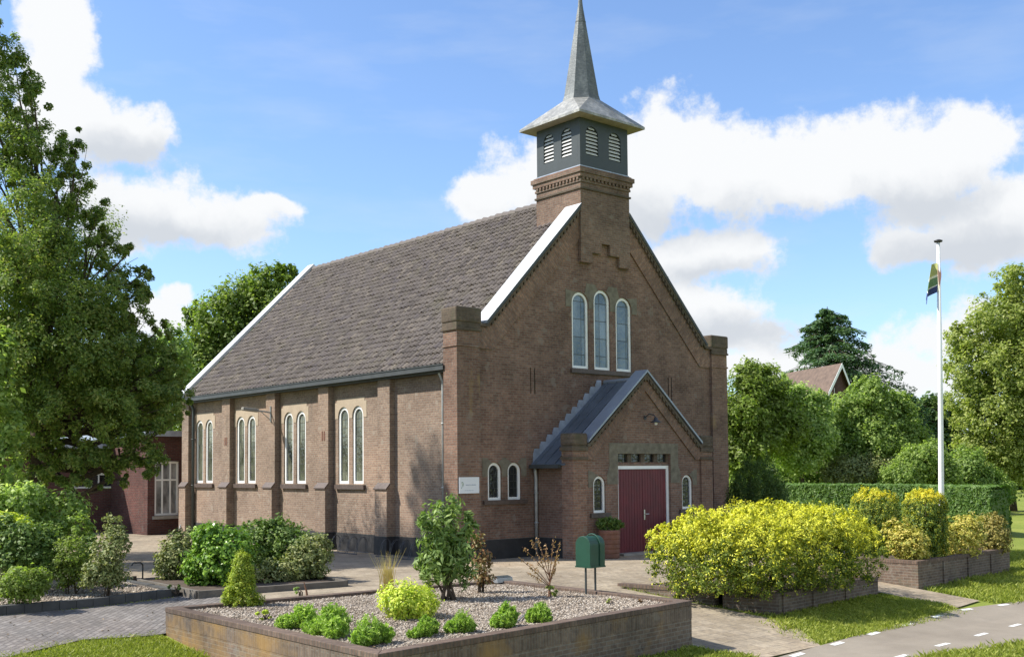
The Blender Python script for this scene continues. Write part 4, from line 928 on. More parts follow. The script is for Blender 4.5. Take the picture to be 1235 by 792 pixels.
small('shrub', 'low clipped lime green mound with pale leaf edges in the gravel bed', 493, 744, 37, 40, 'leaf_lime', 5200, .055, 60, 'shrub', clump=.2, per=14, out=1.)
small('seedling', 'tiny yellow green plant left of the tufts on the gravel', 322, 747, 12, 12, 'leaf_lime', 260, .05, 61)
small('seedling', 'thin pale seedling at the back left edge of the gravel bed', 361, 719, 8, 14, 'leaf_pale', 70, .05, 62)
small('seedling', 'tiny weed close to the right end of the gravel bed', 735, 728, 6, 6, 'leaf_olive', 80, .04, 63)
small('seedling', 'brown dried weed right of the mailbox on the gravel', 771, 726, 5, 5, 'leaf_rust', 70, .04, 64)
# dwarf conifer
p = G(292, 730, gz); k = np.dot(p-CAM, VF)/F; o = thing('dwarf_conifer', 'small conical dwarf conifer with bright green shoots at the left of the gravel bed', 'conifer', p)
bl = []
r = np.random.default_rng(3)
for i in range(110):
    t = r.random()**1.35; a_ = r.uniform(0, 6.28); rr = 26*k*(1-t)**.85*.85*r.random()**.4; bl.append((p[0]+rr*math.cos(a_), p[1]+rr*math.sin(a_), p[2]+.04+t*58*k*.92+.03, 7*k, 7*k, 8*k))
quads_obj('foliage', leaf_cloud(bl, 26000, .042, 77, clump=.5, per=20, shell=.6, out=1., asp=.35), 'leaf_dwarf', o); s = MB(); s.tube([p-(0, 0, .1), p+(0, 0, 55*k)], [.035, .006], 7); build('trunk', s, 'bark', o)
# tall leafy shrub with long leaves
p = G(540, 723, gz); k = np.dot(p-CAM, VF)/F; o = thing('shrub', 'tall upright shrub with long drooping green leaves on bare stems in the gravel bed', 'shrub', p)
B_ = [(534, 630, 20, 30), (545, 612, 14, 18), (520, 650, 16, 26), (556, 650, 18, 28), (535, 668, 28, 26), (525, 690, 18, 18), (555, 688, 20, 18), (511, 628, 10, 12), (567, 625, 9, 16), (512, 680, 12, 16)]
d0 = np.dot(p-CAM, VF); bl = [(*A(x, y, d0+dz), rx*k, rx*k, ry*k) for (x, y, rx, ry), dz in zip(B_, (0, .1, -.2, .2, 0, -.1, .1, -.3, .3, .2))]
quads_obj('foliage', leaf_cloud(bl, 3400, .15, 78, asp=.3, clump=.4, per=9, up=.2, shell=.8, fold=.06), 'leaf_bamboo', o)
s = MB(); r = np.random.default_rng(4)
for q in bl: s.tube([p+np.array([*(r.normal(size=2)*.07), -.05]), p+np.array([*(r.normal(size=2)*.08), .35]), np.array(q[:3])], [.028, .022, .006], 6)
build('stem', s, 'bark', o)
# reddish shrub behind it
p = G(578, 714, gz); k = np.dot(p-CAM, VF)/F; d0 = np.dot(p-CAM, VF)
bl = [(*A(x, y, d0), rx*k, rx*k, ry*k) for x, y, rx, ry in ((577, 655, 9, 12), (579, 675, 12, 16), (582, 695, 13, 13))]
plant('shrub', 'thin reddish brown shrub growing close behind the tall leafy one', 'shrub', p, bl, 900, .075, 'leaf_red', 79, clump=.5, per=8, shell=.9, stems=6)
# dry dead-looking shrub
p = G(663, 719, gz); k = np.dot(p-CAM, VF)/F; d0 = np.dot(p-CAM, VF); o = thing('shrub', 'half dead shrub with bare rusty feathery branches near the mailbox', 'shrub', p)
s = MB(); r = np.random.default_rng(12); LV_ = []
for (x, y) in ((630, 659), (641, 651), (648, 648), (658, 655), (668, 649), (676, 653), (626, 672), (640, 680), (636, 690), (672, 670), (672, 678)):
    e = A(x, y, d0+r.uniform(-.25, .25)); st_ = p+(e-p)*.0; mid = p+np.array([0, 0, 36*k*r.uniform(.5, .9)])*(.5 if y > 665 else .8); s.tube([p+np.array([*(r.normal(size=2)*.02), -.03]), mid, (mid+e)/2+(0, 0, .02), e], [.014, .010, .007, .003], 5)
    for q in range(34):
        t = .35+.65*r.random(); c_ = mid+(e-mid)*t+r.normal(size=3)*.018; LV_.append(c_)
C_ = np.array(LV_); nr = r.normal(size=C_.shape); nr /= np.linalg.norm(nr, axis=1)[:, None]
build('branch', s, 'twig', o); quads_obj('foliage', leafquads(C_, nr, .055, .4, .1, r), 'leaf_rust', o)
quads_obj('foliage', leaf_cloud([(p[0], p[1], p[2]+.12, .14, .14, .12)], 300, .05, 5), 'leaf_olive', o)
# ornamental grass tuft
p = G(468, 718, gz); k = np.dot(p-CAM, VF)/F; o = thing('ornamental_grass', 'sparse tuft of straw coloured ornamental grass behind the lime mound', 'grass tuft', p)
r = np.random.default_rng(14); n = 110; root = p+np.stack([r.normal(size=n)*.06, r.normal(size=n)*.06, 0*r.random(n)], 1); h_ = r.uniform(.25, .95, n); sp_ = r.normal(size=(n, 2))*.14*h_[:, None]
tip = root+np.stack([sp_[:, 0], sp_[:, 1], h_], 1); mid = (root+tip)/2+np.stack([-sp_[:, 0]*.2, -sp_[:, 1]*.2, .05+0*h_], 1); wv = np.stack([VR*.006]*n)
V = np.concatenate([np.stack([root-wv, root+wv, mid+wv*.8, mid-wv*.8], 1), np.stack([mid-wv*.8, mid+wv*.8, tip+wv*.2, tip-wv*.2], 1)]); quads_obj('blades', V, 'straw', o)
p = G(371, 720, gz); s = MB(); s.tube([p-(0, 0, .03), p+(-.02, .01, .12), p+(-.07, .02, .30)], [.022, .02, .008], 6); tag(build('dead_stump', s, 'twig', None, p), 'short broken brown stump at the back edge of the gravel bed', 'stump')
p = G(632, 748, gz); s = MB(); s.tube([G(622, 752, gz)+(0, 0, .02), G(640, 737, gz)+(0, 0, .04)], .012, 6); tag(build('stick', s, 'galv', None, p), 'thin grey stick lying on the gravel between two green tufts', 'stick')
# floodlight
p = G(607, 703, gz); o = thing('floodlight', 'small grey ground floodlight at the back right of the gravel bed', 'floodlight', p)
ca, sa = math.cos(.1), math.sin(.1)
s = MB(); s.prism([p+np.array(q) for q in ((-.22, -.08, .02), (-.22, .08, .02), (-.22, .09, .16), (-.22, -.05, .13))], (.44, 0, 0)); build('housing', s, 'galv', o, bevel=.012)
s = MB(); s.add([p+np.array(q) for q in ((-.19, -.046, .1365), (.19, -.046, .1365), (.19, .08, .1635), (-.19, .08, .1635))], [(0, 1, 2, 3)]); build('lens', s, 'pipe_dark', o)
s = MB(); s.tube([p+(-.1, 0, -.05), p+(-.1, 0, .05)], .02, 6); s.tube([p+(.1, 0, -.05), p+(.1, 0, .05)], .02, 6); build('bracket', s, 'iron', o)
# mailbox: round-topped green box on two posts with a hoop
pa, pb = G(703, 716, gz), G(722, 716, gz); pc = (pa+pb)/2; k = np.dot(pc-CAM, VF)/F; o = thing('mailbox', 'dark green round topped mailbox on two posts at the right end of the gravel bed', 'mailbox', pc)
ax = np.array([1., .07, 0]); ax /= np.linalg.norm(ax); side = np.array([ax[1], -ax[0], 0]); Wd, Dp, Hh, z0 = .44, .38, .60, pc[2]+.54
# the box's round profile runs across "side"; posts under its ends
prof = [(-Dp/2, 0), (Dp/2, 0), (Dp/2, Hh-.17)]+[(Dp/2*math.cos(t), Hh-.17+.17*math.sin(t)) for t in np.linspace(.2, PI-.2, 9)]+[(-Dp/2, Hh-.17)]
s = MB(); c0 = np.array([pc[0], pc[1], z0]); s.prism([c0-ax*Wd/2+side*u+np.array([0, 0, v]) for u, v in prof], ax*Wd); build('box', s, 'green_box', o, bevel=.008)
s = MB(); s.prism([c0-ax*(Wd/2-.0)+side*(u*1.08)+np.array([0, 0, v-.012]) for u, v in [(-Dp/2, 0), (Dp/2, 0), (Dp/2, .03), (-Dp/2, .03)]], ax*Wd); build('bottom_rim', s, 'green_box', o)
for q, nm in ((-1, 0), (1, 0)):
    s = MB(); b_ = c0+ax*q*(Wd/2-.08); s.tube([(b_[0], b_[1], pc[2]-.2), (b_[0], b_[1], z0)], .021, 8); build('post', s, 'pipe_dark', o)
s = MB(); h0 = c0+ax*.06; s.tube([h0+side*(Dp/2+.012)+np.array([0, 0, .02]), h0+side*(Dp/2+.012)+np.array([0, 0, Hh-.17])]+[h0+side*((Dp/2+.012)*math.cos(t))+np.array([0, 0, Hh-.17+.2*math.sin(t)]) for t in np.linspace(.25, PI-.25, 9)]+[h0-side*(Dp/2+.012)+np.array([0, 0, Hh-.17]), h0-side*(Dp/2+.012)+np.array([0, 0, .02])], .014, 8); build('hoop', s, 'green_box', o)
# planters by the doors
def planter(x, y, lab, h_=.80, r_=.31, seed=5):
    o = thing('planter', lab, 'planter', (x, y, 0), 'planters beside the church door'); s = MB(); pr = [(r_*.86, 0)]
    for k in range(6): z = h_*k/6; pr += [(r_*(.88+.12*k/6), z+.01), (r_*(.91+.12*k/6), z+.03), (r_*(.91+.12*k/6), z+h_/6-.03), (r_*(.88+.12*k/6), z+h_/6-.01)]
    pr += [(r_*.95, h_), (r_*.86, h_-.02)]; s.lathe((x, y, 0), pr, 20); build('tub', s, 'wood', o); s = MB(); s.lathe((x, y, 0), [(r_*.86, h_-.05), (.01, h_-.03)], 16); build('earth', s, 'soil', o)
    quads_obj('foliage', tuft((x, y, h_-.03), .42, .42, None, 800, seed, .16, .22), 'leaf_shrub', o)
planter(3.88, -2.02, 'round brown tub with green leaves left of the red doors')
planter(7.55, -2.02, 'round brown tub with green leaves right of the red doors, behind the golden yew', .7, .33, 6)

# ------------------------------------------------------------------ hedge beds at the right
def lowwall(name, lab, pts, zt, th, mat, closed_cap=True):
    o = thing(name, lab, 'low wall', (*pts[0], zt-.6)); s = MB(); c = MB()
    for i, (a_, b_) in enumerate(zip(pts[:-1], pts[1:])):
        a_ = np.array(a_); b_ = np.array(b_); t = (b_-a_)/np.linalg.norm(b_-a_); n = np.array([-t[1], t[0]])*th; L = np.linalg.norm(b_-a_); e0 = 0 if i == 0 else th+.002
        q0 = a_+t*e0
        s.prism([(*q0, zt-.08), (*b_, zt-.08), (*(b_+n), zt-.08), (*(q0+n), zt-.08)], (0, 0, -1.1))
        c.prism([(*(q0-n*.06), zt-.078), (*(b_-n*.06), zt-.078), (*(b_+n*1.06), zt-.078), (*(q0+n*1.06), zt-.078)], (0, 0, .078))
        for k in range(1, int(L/1.55)+1):   # small brick piers along the wall
            m_ = a_+t*(k*1.55)
            if k*1.55 > L-.3: break
            s.prism([(*(m_-t*.11-n*.18), zt-.085), (*(m_+t*.11-n*.18), zt-.085), (*(m_+t*.11), zt-.085), (*(m_-t*.11), zt-.085)], (0, 0, -1.1))
    build('wall', s, mat, o); build('coping', c, 'brick_bedcap', o); return o
lowwall('low_wall', 'low dark brick wall around the bed of the big golden yew hedge', [(-.05, -6.1), (.35, -8.6), (.75, -10.0), (5.45, -9.5), (5.6, -6.1)], -.13, .2, 'brick_hedgebed')
lowwall('low_wall', 'low brick wall around the bed of the clipped golden domes', [(7.25, -6.5), (7.15, -9.6), (13.1, -9.15), (13.2, -6.5)], .14, .2, 'brick_hedgebed')
patch('bed_soil', .5, 5.45, -9.6, -6.1, lambda x, y: x*0-.22, 'soil'); patch('bed_soil', 7.4, 13.1, -9.2, -6.5, lambda x, y: x*0+.05, 'soil')
# golden yew hedge: green inside, yellow fresh growth outside
def goldhedge():
    base = (3, -8, -.2); o = thing('golden_yew_hedge', 'large billowing golden yellow yew hedge overhanging its low brick bed', 'hedge', base)
    k = 24.5/F
    L = [(815, 668, 36, 40, -.4), (800, 640, 22, 16, 0), (850, 660, 45, 50, -.9), (860, 632, 34, 20, .3), (905, 660, 50, 52, -1.2), (905, 628, 40, 24, 0), (940, 612, 22, 14, .4), (955, 655, 50, 50, -.8), (965, 625, 45, 22, .2), (1005, 650, 42, 46, -.2),
         (1008, 632, 38, 20, .8), (1041, 662, 26, 36, .6), (1043, 640, 20, 16, 1.0), (870, 690, 45, 22, -1.3), (940, 688, 55, 22, -1.2), (1000, 684, 48, 20, -.5), (830, 695, 30, 18, -.8), (928, 611, 30, 16, -.1), (962, 616, 30, 16, .2), (884, 621, 26, 14, -.2), (905, 612, 18, 12, .4), (985, 625, 24, 12, .3), (822, 628, 16, 10, .2), (900, 640, 60, 40, 1.2), (980, 640, 60, 40, 1.8), (850, 650, 50, 34, 1.0)]
    bl = pxblobs(L, 24.6)
    bl = [(b[0], b[1], b[2]-.13, b[3]*.97, b[4], b[5]*.95) for b in bl]; rs = np.random.default_rng(77); sub = []
    for b in bl[:23]:
        for q in range(7):
            d_ = rs.normal(size=3); d_ /= np.linalg.norm(d_); d_[2] = abs(d_[2])*.9 if rs.random() < .8 else d_[2]; f = rs.uniform(.22, .42); sub.append((b[0]+d_[0]*b[3]*.82, b[1]+d_[1]*b[4]*.82, b[2]+d_[2]*b[5]*.86, b[3]*f, b[4]*f, b[5]*f*1.1))
    stems_ = bl; bl = bl+sub; V1 = leaf_cloud(bl, 60000, .058, 101, asp=.42, clump=.17, per=26, shell=.45, out=.9, up=.5); V2 = leaf_cloud(bl, 50000, .06, 102, asp=.42, clump=.18, per=26, shell=.6, out=.8, up=.3)
    zc = V1.mean(1)[:, 2]; r = np.random.default_rng(1)
    V3 = leaf_cloud([(*b[:3], b[3]*1.05, b[4]*1.05, b[5]*1.06) for b in bl], 110000, .042, 103, asp=.38, clump=.10, per=30, shell=.16, out=.8, up=1.0)
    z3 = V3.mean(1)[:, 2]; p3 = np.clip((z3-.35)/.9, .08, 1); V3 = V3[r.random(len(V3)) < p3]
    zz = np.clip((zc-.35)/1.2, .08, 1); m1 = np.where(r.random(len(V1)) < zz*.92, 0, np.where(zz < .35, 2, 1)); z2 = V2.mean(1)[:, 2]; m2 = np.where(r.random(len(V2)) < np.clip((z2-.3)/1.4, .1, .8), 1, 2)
    V = np.concatenate([V1, V2, V3]); mi = np.concatenate([m1, m2, np.zeros(len(V3))])
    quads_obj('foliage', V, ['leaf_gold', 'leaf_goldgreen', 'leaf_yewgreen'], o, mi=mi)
    s = MB(); r = np.random.default_rng(8)
    for q in bl[:16]: s.tube([(q[0]*.6+1.2, q[1]*.5-4.0, -.25), np.array(q[:3])*.5+np.array((1.5, -4, 0)), q[:3]], [.05, .04, .01], 5)
    build('stem', s, 'bark', o)
goldhedge()
def dome(lab, px, py, rx, d, top, seed, zb=.1):
    c = A(px, py, d); k = d/F; zt = A(px, top, d)[2]; R = rx*k; base = (c[0], c[1], zb); o = thing('clipped_conifer', lab, 'topiary', base, 'clipped golden conifers in the walled bed')
    h_ = zt-zb; bl = [(c[0], c[1], zb+h_-R*.95, R, R, R*.93), (c[0], c[1], zb+(h_-R)*.62, R*.99, R*.99, h_*.40), (c[0], c[1], zb+(h_-R)*.25, R*.93, R*.93, h_*.30)]
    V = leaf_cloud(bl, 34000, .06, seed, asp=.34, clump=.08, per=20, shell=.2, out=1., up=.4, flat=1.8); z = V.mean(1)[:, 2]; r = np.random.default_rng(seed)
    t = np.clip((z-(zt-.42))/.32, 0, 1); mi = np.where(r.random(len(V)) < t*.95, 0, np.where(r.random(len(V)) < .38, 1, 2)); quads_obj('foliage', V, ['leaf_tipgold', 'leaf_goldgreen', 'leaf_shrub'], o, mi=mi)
    s = MB(); s.tube([(c[0], c[1], zb-.1), (c[0], c[1], zt-.3)], [.07, .02], 6); build('trunk', s, 'bark', o)
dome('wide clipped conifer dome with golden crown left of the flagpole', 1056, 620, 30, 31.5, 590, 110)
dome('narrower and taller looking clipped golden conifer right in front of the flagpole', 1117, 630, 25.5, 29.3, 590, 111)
def pxplant(name, lab, cat, L, d, n, size, mats, seed, base=None, group=None, zb=None, **kw):
    bl = pxblobs(L, d); c = np.mean([b[:3] for b in bl], 0); zb = float(hgt(c[0], c[1])) if zb is None else zb
    return plant(name, lab, cat, (c[0], c[1], zb), bl, n, size, mats, seed, group, **kw)
VG = 'variegated shrubs in the walled bed'
pxplant('variegated_shrub', 'cream and green variegated shrub between the golden hedge and the clipped domes', 'shrub', [(1095, 655, 26, 22, 0), (1078, 640, 14, 16, .2), (1105, 662, 16, 14, -.2), (1090, 632, 6, 10, 0)], 28.5, 5200, .07, ['leaf_variegated'], 120, group=VG, zb=.1, clump=.2, per=14, out=.9)
pxplant('variegated_shrub', 'straw yellow variegated shrub to the right of the narrow clipped dome', 'shrub', [(1160, 648, 24, 30, 0), (1148, 655, 16, 24, -.2), (1170, 636, 16, 18, 0), (1150, 630, 8, 14, .3)], 30.3, 6000, .07, ['leaf_variegated'], 121, group=VG, zb=.1, clump=.2, per=14, out=.9)
pxplant('variegated_shrub', 'duller olive brown shrub at the far right end of the walled bed', 'shrub', [(1196, 644, 20, 26, 0), (1204, 652, 12, 18, .2), (1185, 650, 14, 20, .2), (1200, 625, 8, 12, 0)], 31.6, 6000, .065, ['leaf_strawy'], 122, group=VG, zb=.1, clump=.2, per=14, out=.9)
# flagpole and flag
D_FP = 33.; pb = A(1136.5, 640, D_FP); zb = float(hgt(pb[0], pb[1])); top = A(1131.5, 291, D_FP); FP = thing('flagpole', 'tall white flagpole with a dark cap behind the clipped golden domes', 'flagpole', (pb[0], pb[1], zb))
s = MB(); s.tube([(pb[0], pb[1], zb-.1), (pb[0], pb[1], zb+2), (pb[0]*.5+top[0]*.5, pb[1]*.5+top[1]*.5, zb+5), tuple(top)], [.082, .082, .072, .05], 12); build('pole', s, 'white', FP, smooth=True)
s = MB(); s.lathe(tuple(top), [(.05, -.04), (.12, -.02), (.13, .02), (.06, .05), (.01, .06)], 14); build('cap', s, 'iron', FP, smooth=True)
def flag():
    o_ = A(1130, 318, D_FP-.02); me = MB(); cols = [(.60, .33, .28), (.72, .70, .55), (.40, .42, .17), (.15, .25, .13), (.72, .72, .70), (.055, .075, .19)]
    mats = []
    for i, c in enumerate(cols): M['flag%d' % i] = plain('flag_cloth_%d' % i, c, .8, .08, 4, spec=.2); mats.append('flag%d' % i)
    nu, nv = 18, 26; V = []
    for v in range(nv+1):
        for u in range(nu+1):
            a_, t = u/nu, v/nv      # the flag hangs limp: folds along u, drops along v
            spread = .16+.26*t*(.6+.4*a_); x = -math.sin(a_*9.5+t*1.2)*.05*(.6+t)-a_*spread*1.1+.10*(1-a_); y = math.cos(a_*9.5+t)*.07*(.5+t); z = -t*(.62+.62*a_)-.02*math.sin(a_*9)
            if a_ < .22: x += .12*math.sin(a_/.22*PI)*(.4+.6*math.sin(t*PI))
            V.append(o_+VR*x+np.array([VF[0], VF[1], 0])*y+np.array([0, 0, z]))
    fs = []; mi = []
    for v in range(nv):
        for u in range(nu):
            fs.append((v*(nu+1)+u, v*(nu+1)+u+1, (v+1)*(nu+1)+u+1, (v+1)*(nu+1)+u)); t = v/nv; a_ = u/nu
            mi.append(0 if a_ < .26 and t < .85 else 1 if a_ < .34 else 2 if t < .35 else 1 if t < .43 else 3 if t < .72 else 4 if t < .76 else 5)
    m_ = MB(); m_.v = [tuple(p) for p in V]; m_.f = fs; m_.mi = mi
    return tag(build('flag', m_, mats, None, tuple(o_), smooth=True), 'limp flag in red, green, white and navy hanging near the top of the white pole', 'flag')
flag()
# long clipped hedge behind
def hedge(lab, p0, p1, hh, th, n, size, mat, seed):
    o = thing('clipped_hedge', lab, 'hedge', (*p0[:2], 0)); r = np.random.default_rng(seed); a_ = np.array(p0[:2]); b_ = np.array(p1[:2]); t = (b_-a_); L = np.linalg.norm(t); t /= L; nn_ = np.array([-t[1], t[0]])
    s = r.random(n)*L; k = r.random(n); face = r.choice(3, n, p=[.45, .2, .35]); w = np.where(face == 0, -1., np.where(face == 1, 1., r.uniform(-1, 1, n))); z = np.where(face == 2, 1., r.random(n))
    e = r.random(n) < .02; s = np.where(e, L*r.integers(0, 2, n), s); w = np.where(e, r.uniform(-1, 1, n), w)
    wob = .05*vnoise(np.stack([s, z*2, w], 1), 3., seed)
    P = np.concatenate([(a_+t*s[:, None]+nn_*(w*(th/2+wob)-.06*r.random(n)*w)[:, None]), ((z*hh+wob*z-.05*r.random(n)))[:, None]], 1)
    Nn = np.stack([nn_[0]*w, nn_[1]*w, (face == 2)*1.2+.2], 1)+r.normal(size=(n, 3))*.5; Nn /= np.linalg.norm(Nn, axis=1)[:, None]
    quads_obj('foliage', leafquads(P, Nn, size, .6, .1, r), mat, o)
    s_ = MB(); q = [a_+nn_*(th/2-.12), b_+nn_*(th/2-.12), b_-nn_*(th/2-.12), a_-nn_*(th/2-.12)]; s_.prism([(*x, 0) for x in q], (0, 0, hh-.14)); build('branch_core', s_, 'leaf_dark', o)
hedge('long low clipped green hedge running behind the flagpole', A(940, 584, 50), A(1206, 592, 41), 1.78, 1.3, 42000, .15, 'leaf_hedge', 130)
# dark columnar yews beside the church corner
L_ = []
for x, tp_, dz in ((884, 572, .1), (891, 562, -.2), (898, 553, .2), (905, 546, -.1), (912, 556, -.4), (918, 549, .2), (925, 545, -.2), (931, 556, .3), (937, 566, -.1), (942, 578, .2)):
    L_ += [(x, tp_+9, 2.2, 9, dz), (x, tp_+26, 4., 16, dz), (x, 598, 4.5, 18, dz)]
L_ += [(905, 608, 14, 10, .5), (924, 608, 14, 10, .5)]
pxplant('upright_yew', 'dark upright fluted yew next to the right corner of the church', 'conifer', L_, 36, 26000, .055, 'leaf_yew', 140, asp=.4, clump=.4, per=16, shell=.5, up=.2, flat=2., zb=0)

# ------------------------------------------------------------------ left bed and shrubs
drape('gravel_surface', [(-60, -1.95), (-9.3, -1.95), (-9.0, -1.2), (-8.9, 1.5), (-10, 9), (-60, 12)], .10, 'gravel_ground')
s = MB(); kb = [(-60, -2.1), (-13, -2.1), (-9.15, -2.12)]
for a_, b_ in zip(kb[:-1], kb[1:]):
    for k in range(12 if a_[0] > -20 else 3):
        n_ = 12 if a_[0] > -20 else 3; p0 = np.array(a_)+(np.array(b_)-np.array(a_))*k/n_; p1 = np.array(a_)+(np.array(b_)-np.array(a_))*((k+1)/n_)-np.array([.008, 0]); z0_, z1_ = float(hgt(*p0)), float(hgt(*p1))
        s.add([(p0[0], p0[1]-.07, z0_-.2), (p1[0], p1[1]-.07, z1_-.2), (p1[0], p1[1]+.1, z1_-.2), (p0[0], p0[1]+.1, z0_-.2), (p0[0], p0[1]-.07, z0_+.17), (p1[0], p1[1]-.07, z1_+.17), (p1[0], p1[1]+.1, z1_+.17), (p0[0], p0[1]+.1, z0_+.17)], [(0, 1, 2, 3), (4, 5, 6, 7), (0, 1, 5, 4), (1, 2, 6, 5), (2, 3, 7, 6), (3, 0, 4, 7)])
s.box((-9.14, -2.15, -.25), (-8.97, -.9, .12)); s.box((-9.14, -.89, -.2), (-8.97, 1.5, .13))
structure(build('kerb', s, 'kerb_dark'))
# middle shrub bed
structure(drape('bed_soil', [(-8.85, -2.75), (-5.7, -3.1), (-5.4, -.2), (-8.7, 1.2)], .09, 'soil'))
s = MB(); z_ = .13
for (a_, b_) in (((-8.9, -2.85), (-5.6, -3.2)), ((-8.9, -2.85), (-8.75, 1.2)), ((-5.6, -3.2), (-5.3, -.2))):
    a_ = np.array(a_); b_ = np.array(b_); t = (b_-a_)/np.linalg.norm(b_-a_); n_ = np.array([-t[1], t[0]])*.09; s.prism([(*(a_+n_*.5), -.2), (*(b_+n_*.5), -.2), (*(b_-n_*.5), -.2), (*(a_-n_*.5), -.2)], (0, 0, .2+z_)); z_ += .004
structure(build('kerb', s, 'kerb_mid'))
pebbles('gravel', 'reddish beige pebbles between the shrubs of the left bed', 7000, (-13.5, -9.2), (-1.95, 1.5), lambda x, y: hgt(x, y)+.10, .02, .045, 9)
MS = 'shrubs in the middle bed'
pxplant('shrub', 'glossy bright green rounded shrub at the front of the middle bed', 'shrub', [(264, 672, 38, 40, 0), (255, 650, 24, 20, .1), (283, 660, 24, 26, .3), (250, 690, 24, 20, -.1), (285, 690, 20, 18, 0)], 24.0, 11000, .085, 'leaf_glossy', 150, group=MS, clump=.2, per=16, out=.9)
pxplant('shrub', 'loose grey green shrub at the left end of the middle bed', 'shrub', [(210, 672, 22, 26, .5), (222, 660, 20, 22, .9), (200, 684, 14, 18, .4), (232, 690, 18, 16, .3), (240, 655, 24, 20, 1.2)], 24.8, 7000, .075, 'leaf_grey', 151, group=MS, clump=.3, per=14)
pxplant('shrub', 'dark green shrub behind the glossy one, topmost of the middle bed', 'shrub', [(335, 650, 34, 26, .6), (318, 660, 30, 30, .4), (352, 664, 28, 28, .3), (340, 636, 18, 12, .8), (310, 640, 20, 14, 1)], 25.2, 9000, .08, 'leaf_shrub', 152, group=MS, clump=.22, per=16)
pxplant('shrub', 'grey green bush overhanging the right end of the middle bed', 'shrub', [(372, 672, 28, 28, 0), (385, 664, 16, 18, .2), (352, 688, 26, 18, -.3), (378, 690, 18, 10, -.1), (325, 692, 30, 16, -.5)], 25.0, 8500, .07, 'leaf_grey', 153, group=MS, clump=.25, per=14)
small('seedling', 'ragged dark low plant at the corner of the middle bed kerb', 212, 713, 9, 10, 'leaf_dark', 150, .06, 65)
LS = 'shrubs in the left bed'
pxplant('shrub', 'light green leafy shrub standing tallest in the left bed', 'shrub', [(72, 616, 34, 26, 1.), (40, 604, 22, 18, 1.2), (50, 640, 30, 26, .6), (90, 640, 20, 20, .4), (40, 625, 18, 16, 1.2)], 24.5, 6500, .10, 'leaf_bright', 160, group=LS, clump=.3, per=14)
pxplant('shrub', 'dark glossy shrub in the middle of the left bed', 'shrub', [(30, 660, 34, 34, 0), (10, 650, 24, 30, 0), (50, 675, 22, 26, -.1)], 22.6, 8000, .09, 'leaf_shrub', 161, group=LS, clump=.25, per=14)
pxplant('shrub', 'bronze tipped low bush at the front left of the bed kerb', 'shrub', [(28, 704, 26, 20, 0), (45, 700, 16, 16, .1), (8, 706, 14, 16, 0)], 20.9, 6000, .06, 'leaf_bronze', 162, group=LS, clump=.25, per=14)
pxplant('shrub', 'sparse olive shrub with reddish tips left of the spiky one', 'shrub', [(85, 672, 20, 26, 0), (100, 690, 16, 16, 0), (75, 690, 14, 18, -.1)], 22.4, 5000, .06, 'leaf_bronze', 163, group=LS, clump=.3, per=12)
pxplant('shrub', 'spiky grey green shrub with one tall shoot at the right of the left bed', 'shrub', [(132, 665, 20, 26, 0), (140, 640, 8, 18, .1), (120, 690, 22, 18, -.2), (138, 694, 20, 14, 0), (148, 652, 10, 14, 0), (108, 700, 14, 10, -.3), (130, 628, 4, 12, .1)], 22.2, 7000, .06, 'leaf_grey', 164, group=LS, clump=.3, per=10, shell=.8)
pxplant('shrub', 'pale green shrub at the left edge below the big tree', 'shrub', [(14, 605, 24, 20, 0), (35, 596, 16, 16, .4), (-20, 620, 34, 36, 0)], 24.5, 6000, .10, 'leaf_pale', 165, group=LS, clump=.3, per=14)
pxplant('shrub', 'yellow green shrub behind the dark glossy one at the left edge', 'shrub', [(12, 632, 24, 14, 0), (-10, 640, 20, 24, 0)], 23.6, 3500, .09, 'leaf_lime', 166, group=LS, clump=.3, per=14)
pxplant('shrub', 'small leafy sprawl of green in the left bed beside the dark shrub', 'shrub', [(60, 650, 16, 20, 0), (105, 660, 14, 14, .4)], 23.2, 2500, .08, 'leaf_shrub', 167, group=LS, clump=.3, per=14)
# little hooked posts and a hose reel stand by the path
p = G(172, 703); o = thing('hooked_post', 'short iron post with a bent hook beside the left bed', 'post', p)
s = MB(); s.tube([p, p+(0, 0, .42), p+(-.05, 0, .48), p+(-.22, 0, .48), p+(-.26, 0, .42)], .018, 7); s.tube([p+(.0, 0, 0), p+(.10, 0, .02)], .03, 6); build('post', s, 'iron', o)
p = G(162, 705); o = thing('wooden_stake', 'short dark wooden stake in front of the hooked iron post', 'stake', p)
s = MB(); s.tube([p-(0, 0, .1), p+(0, 0, .2)], .05, 7); build('stake', s, 'bark', o)
# bicycle racks: bent loops before the tarred plinth
for i, (y0, n_) in enumerate(((1.7, 4), (4.5, 4))):
    o = thing('bike_rack', ('row of bent grey wheel loops against the plinth nearest the corner pier', 'row of bent grey wheel loops against the plinth half hidden by the middle shrubs')[i], 'bicycle rack', (.05, y0, 0), 'bicycle racks along the side wall')
    s = MB(); s.tube([(-.02, y0-.1, .04), (-.02, y0+n_*.5-.3, .04)], .014, 6); s.tube([(-.45, y0-.1, .02), (-.45, y0+n_*.5-.3, .02)], .014, 6)
    build('base_rail', s, 'rack', o)
    for k in range(n_):
        y = y0+k*.5; s = MB(); q = .05*math.sin(k*2.7)
        s.tube([(-.42, y, .02), (-.30, y+.02, .38), (-.20, y+.03+q, .50), (-.08, y+.03+q, .52), (-.02, y+.03, .42), (-.02, y+.03, .04)], .008, 6); s.tube([(-.42, y+.09, .02), (-.30, y+.09, .38), (-.20, y+.09, .50), (-.08, y+.09, .52), (-.02, y+.09, .42), (-.02, y+.09, .04)], .008, 6)
        build('wheel_loop', s, 'rack', o)

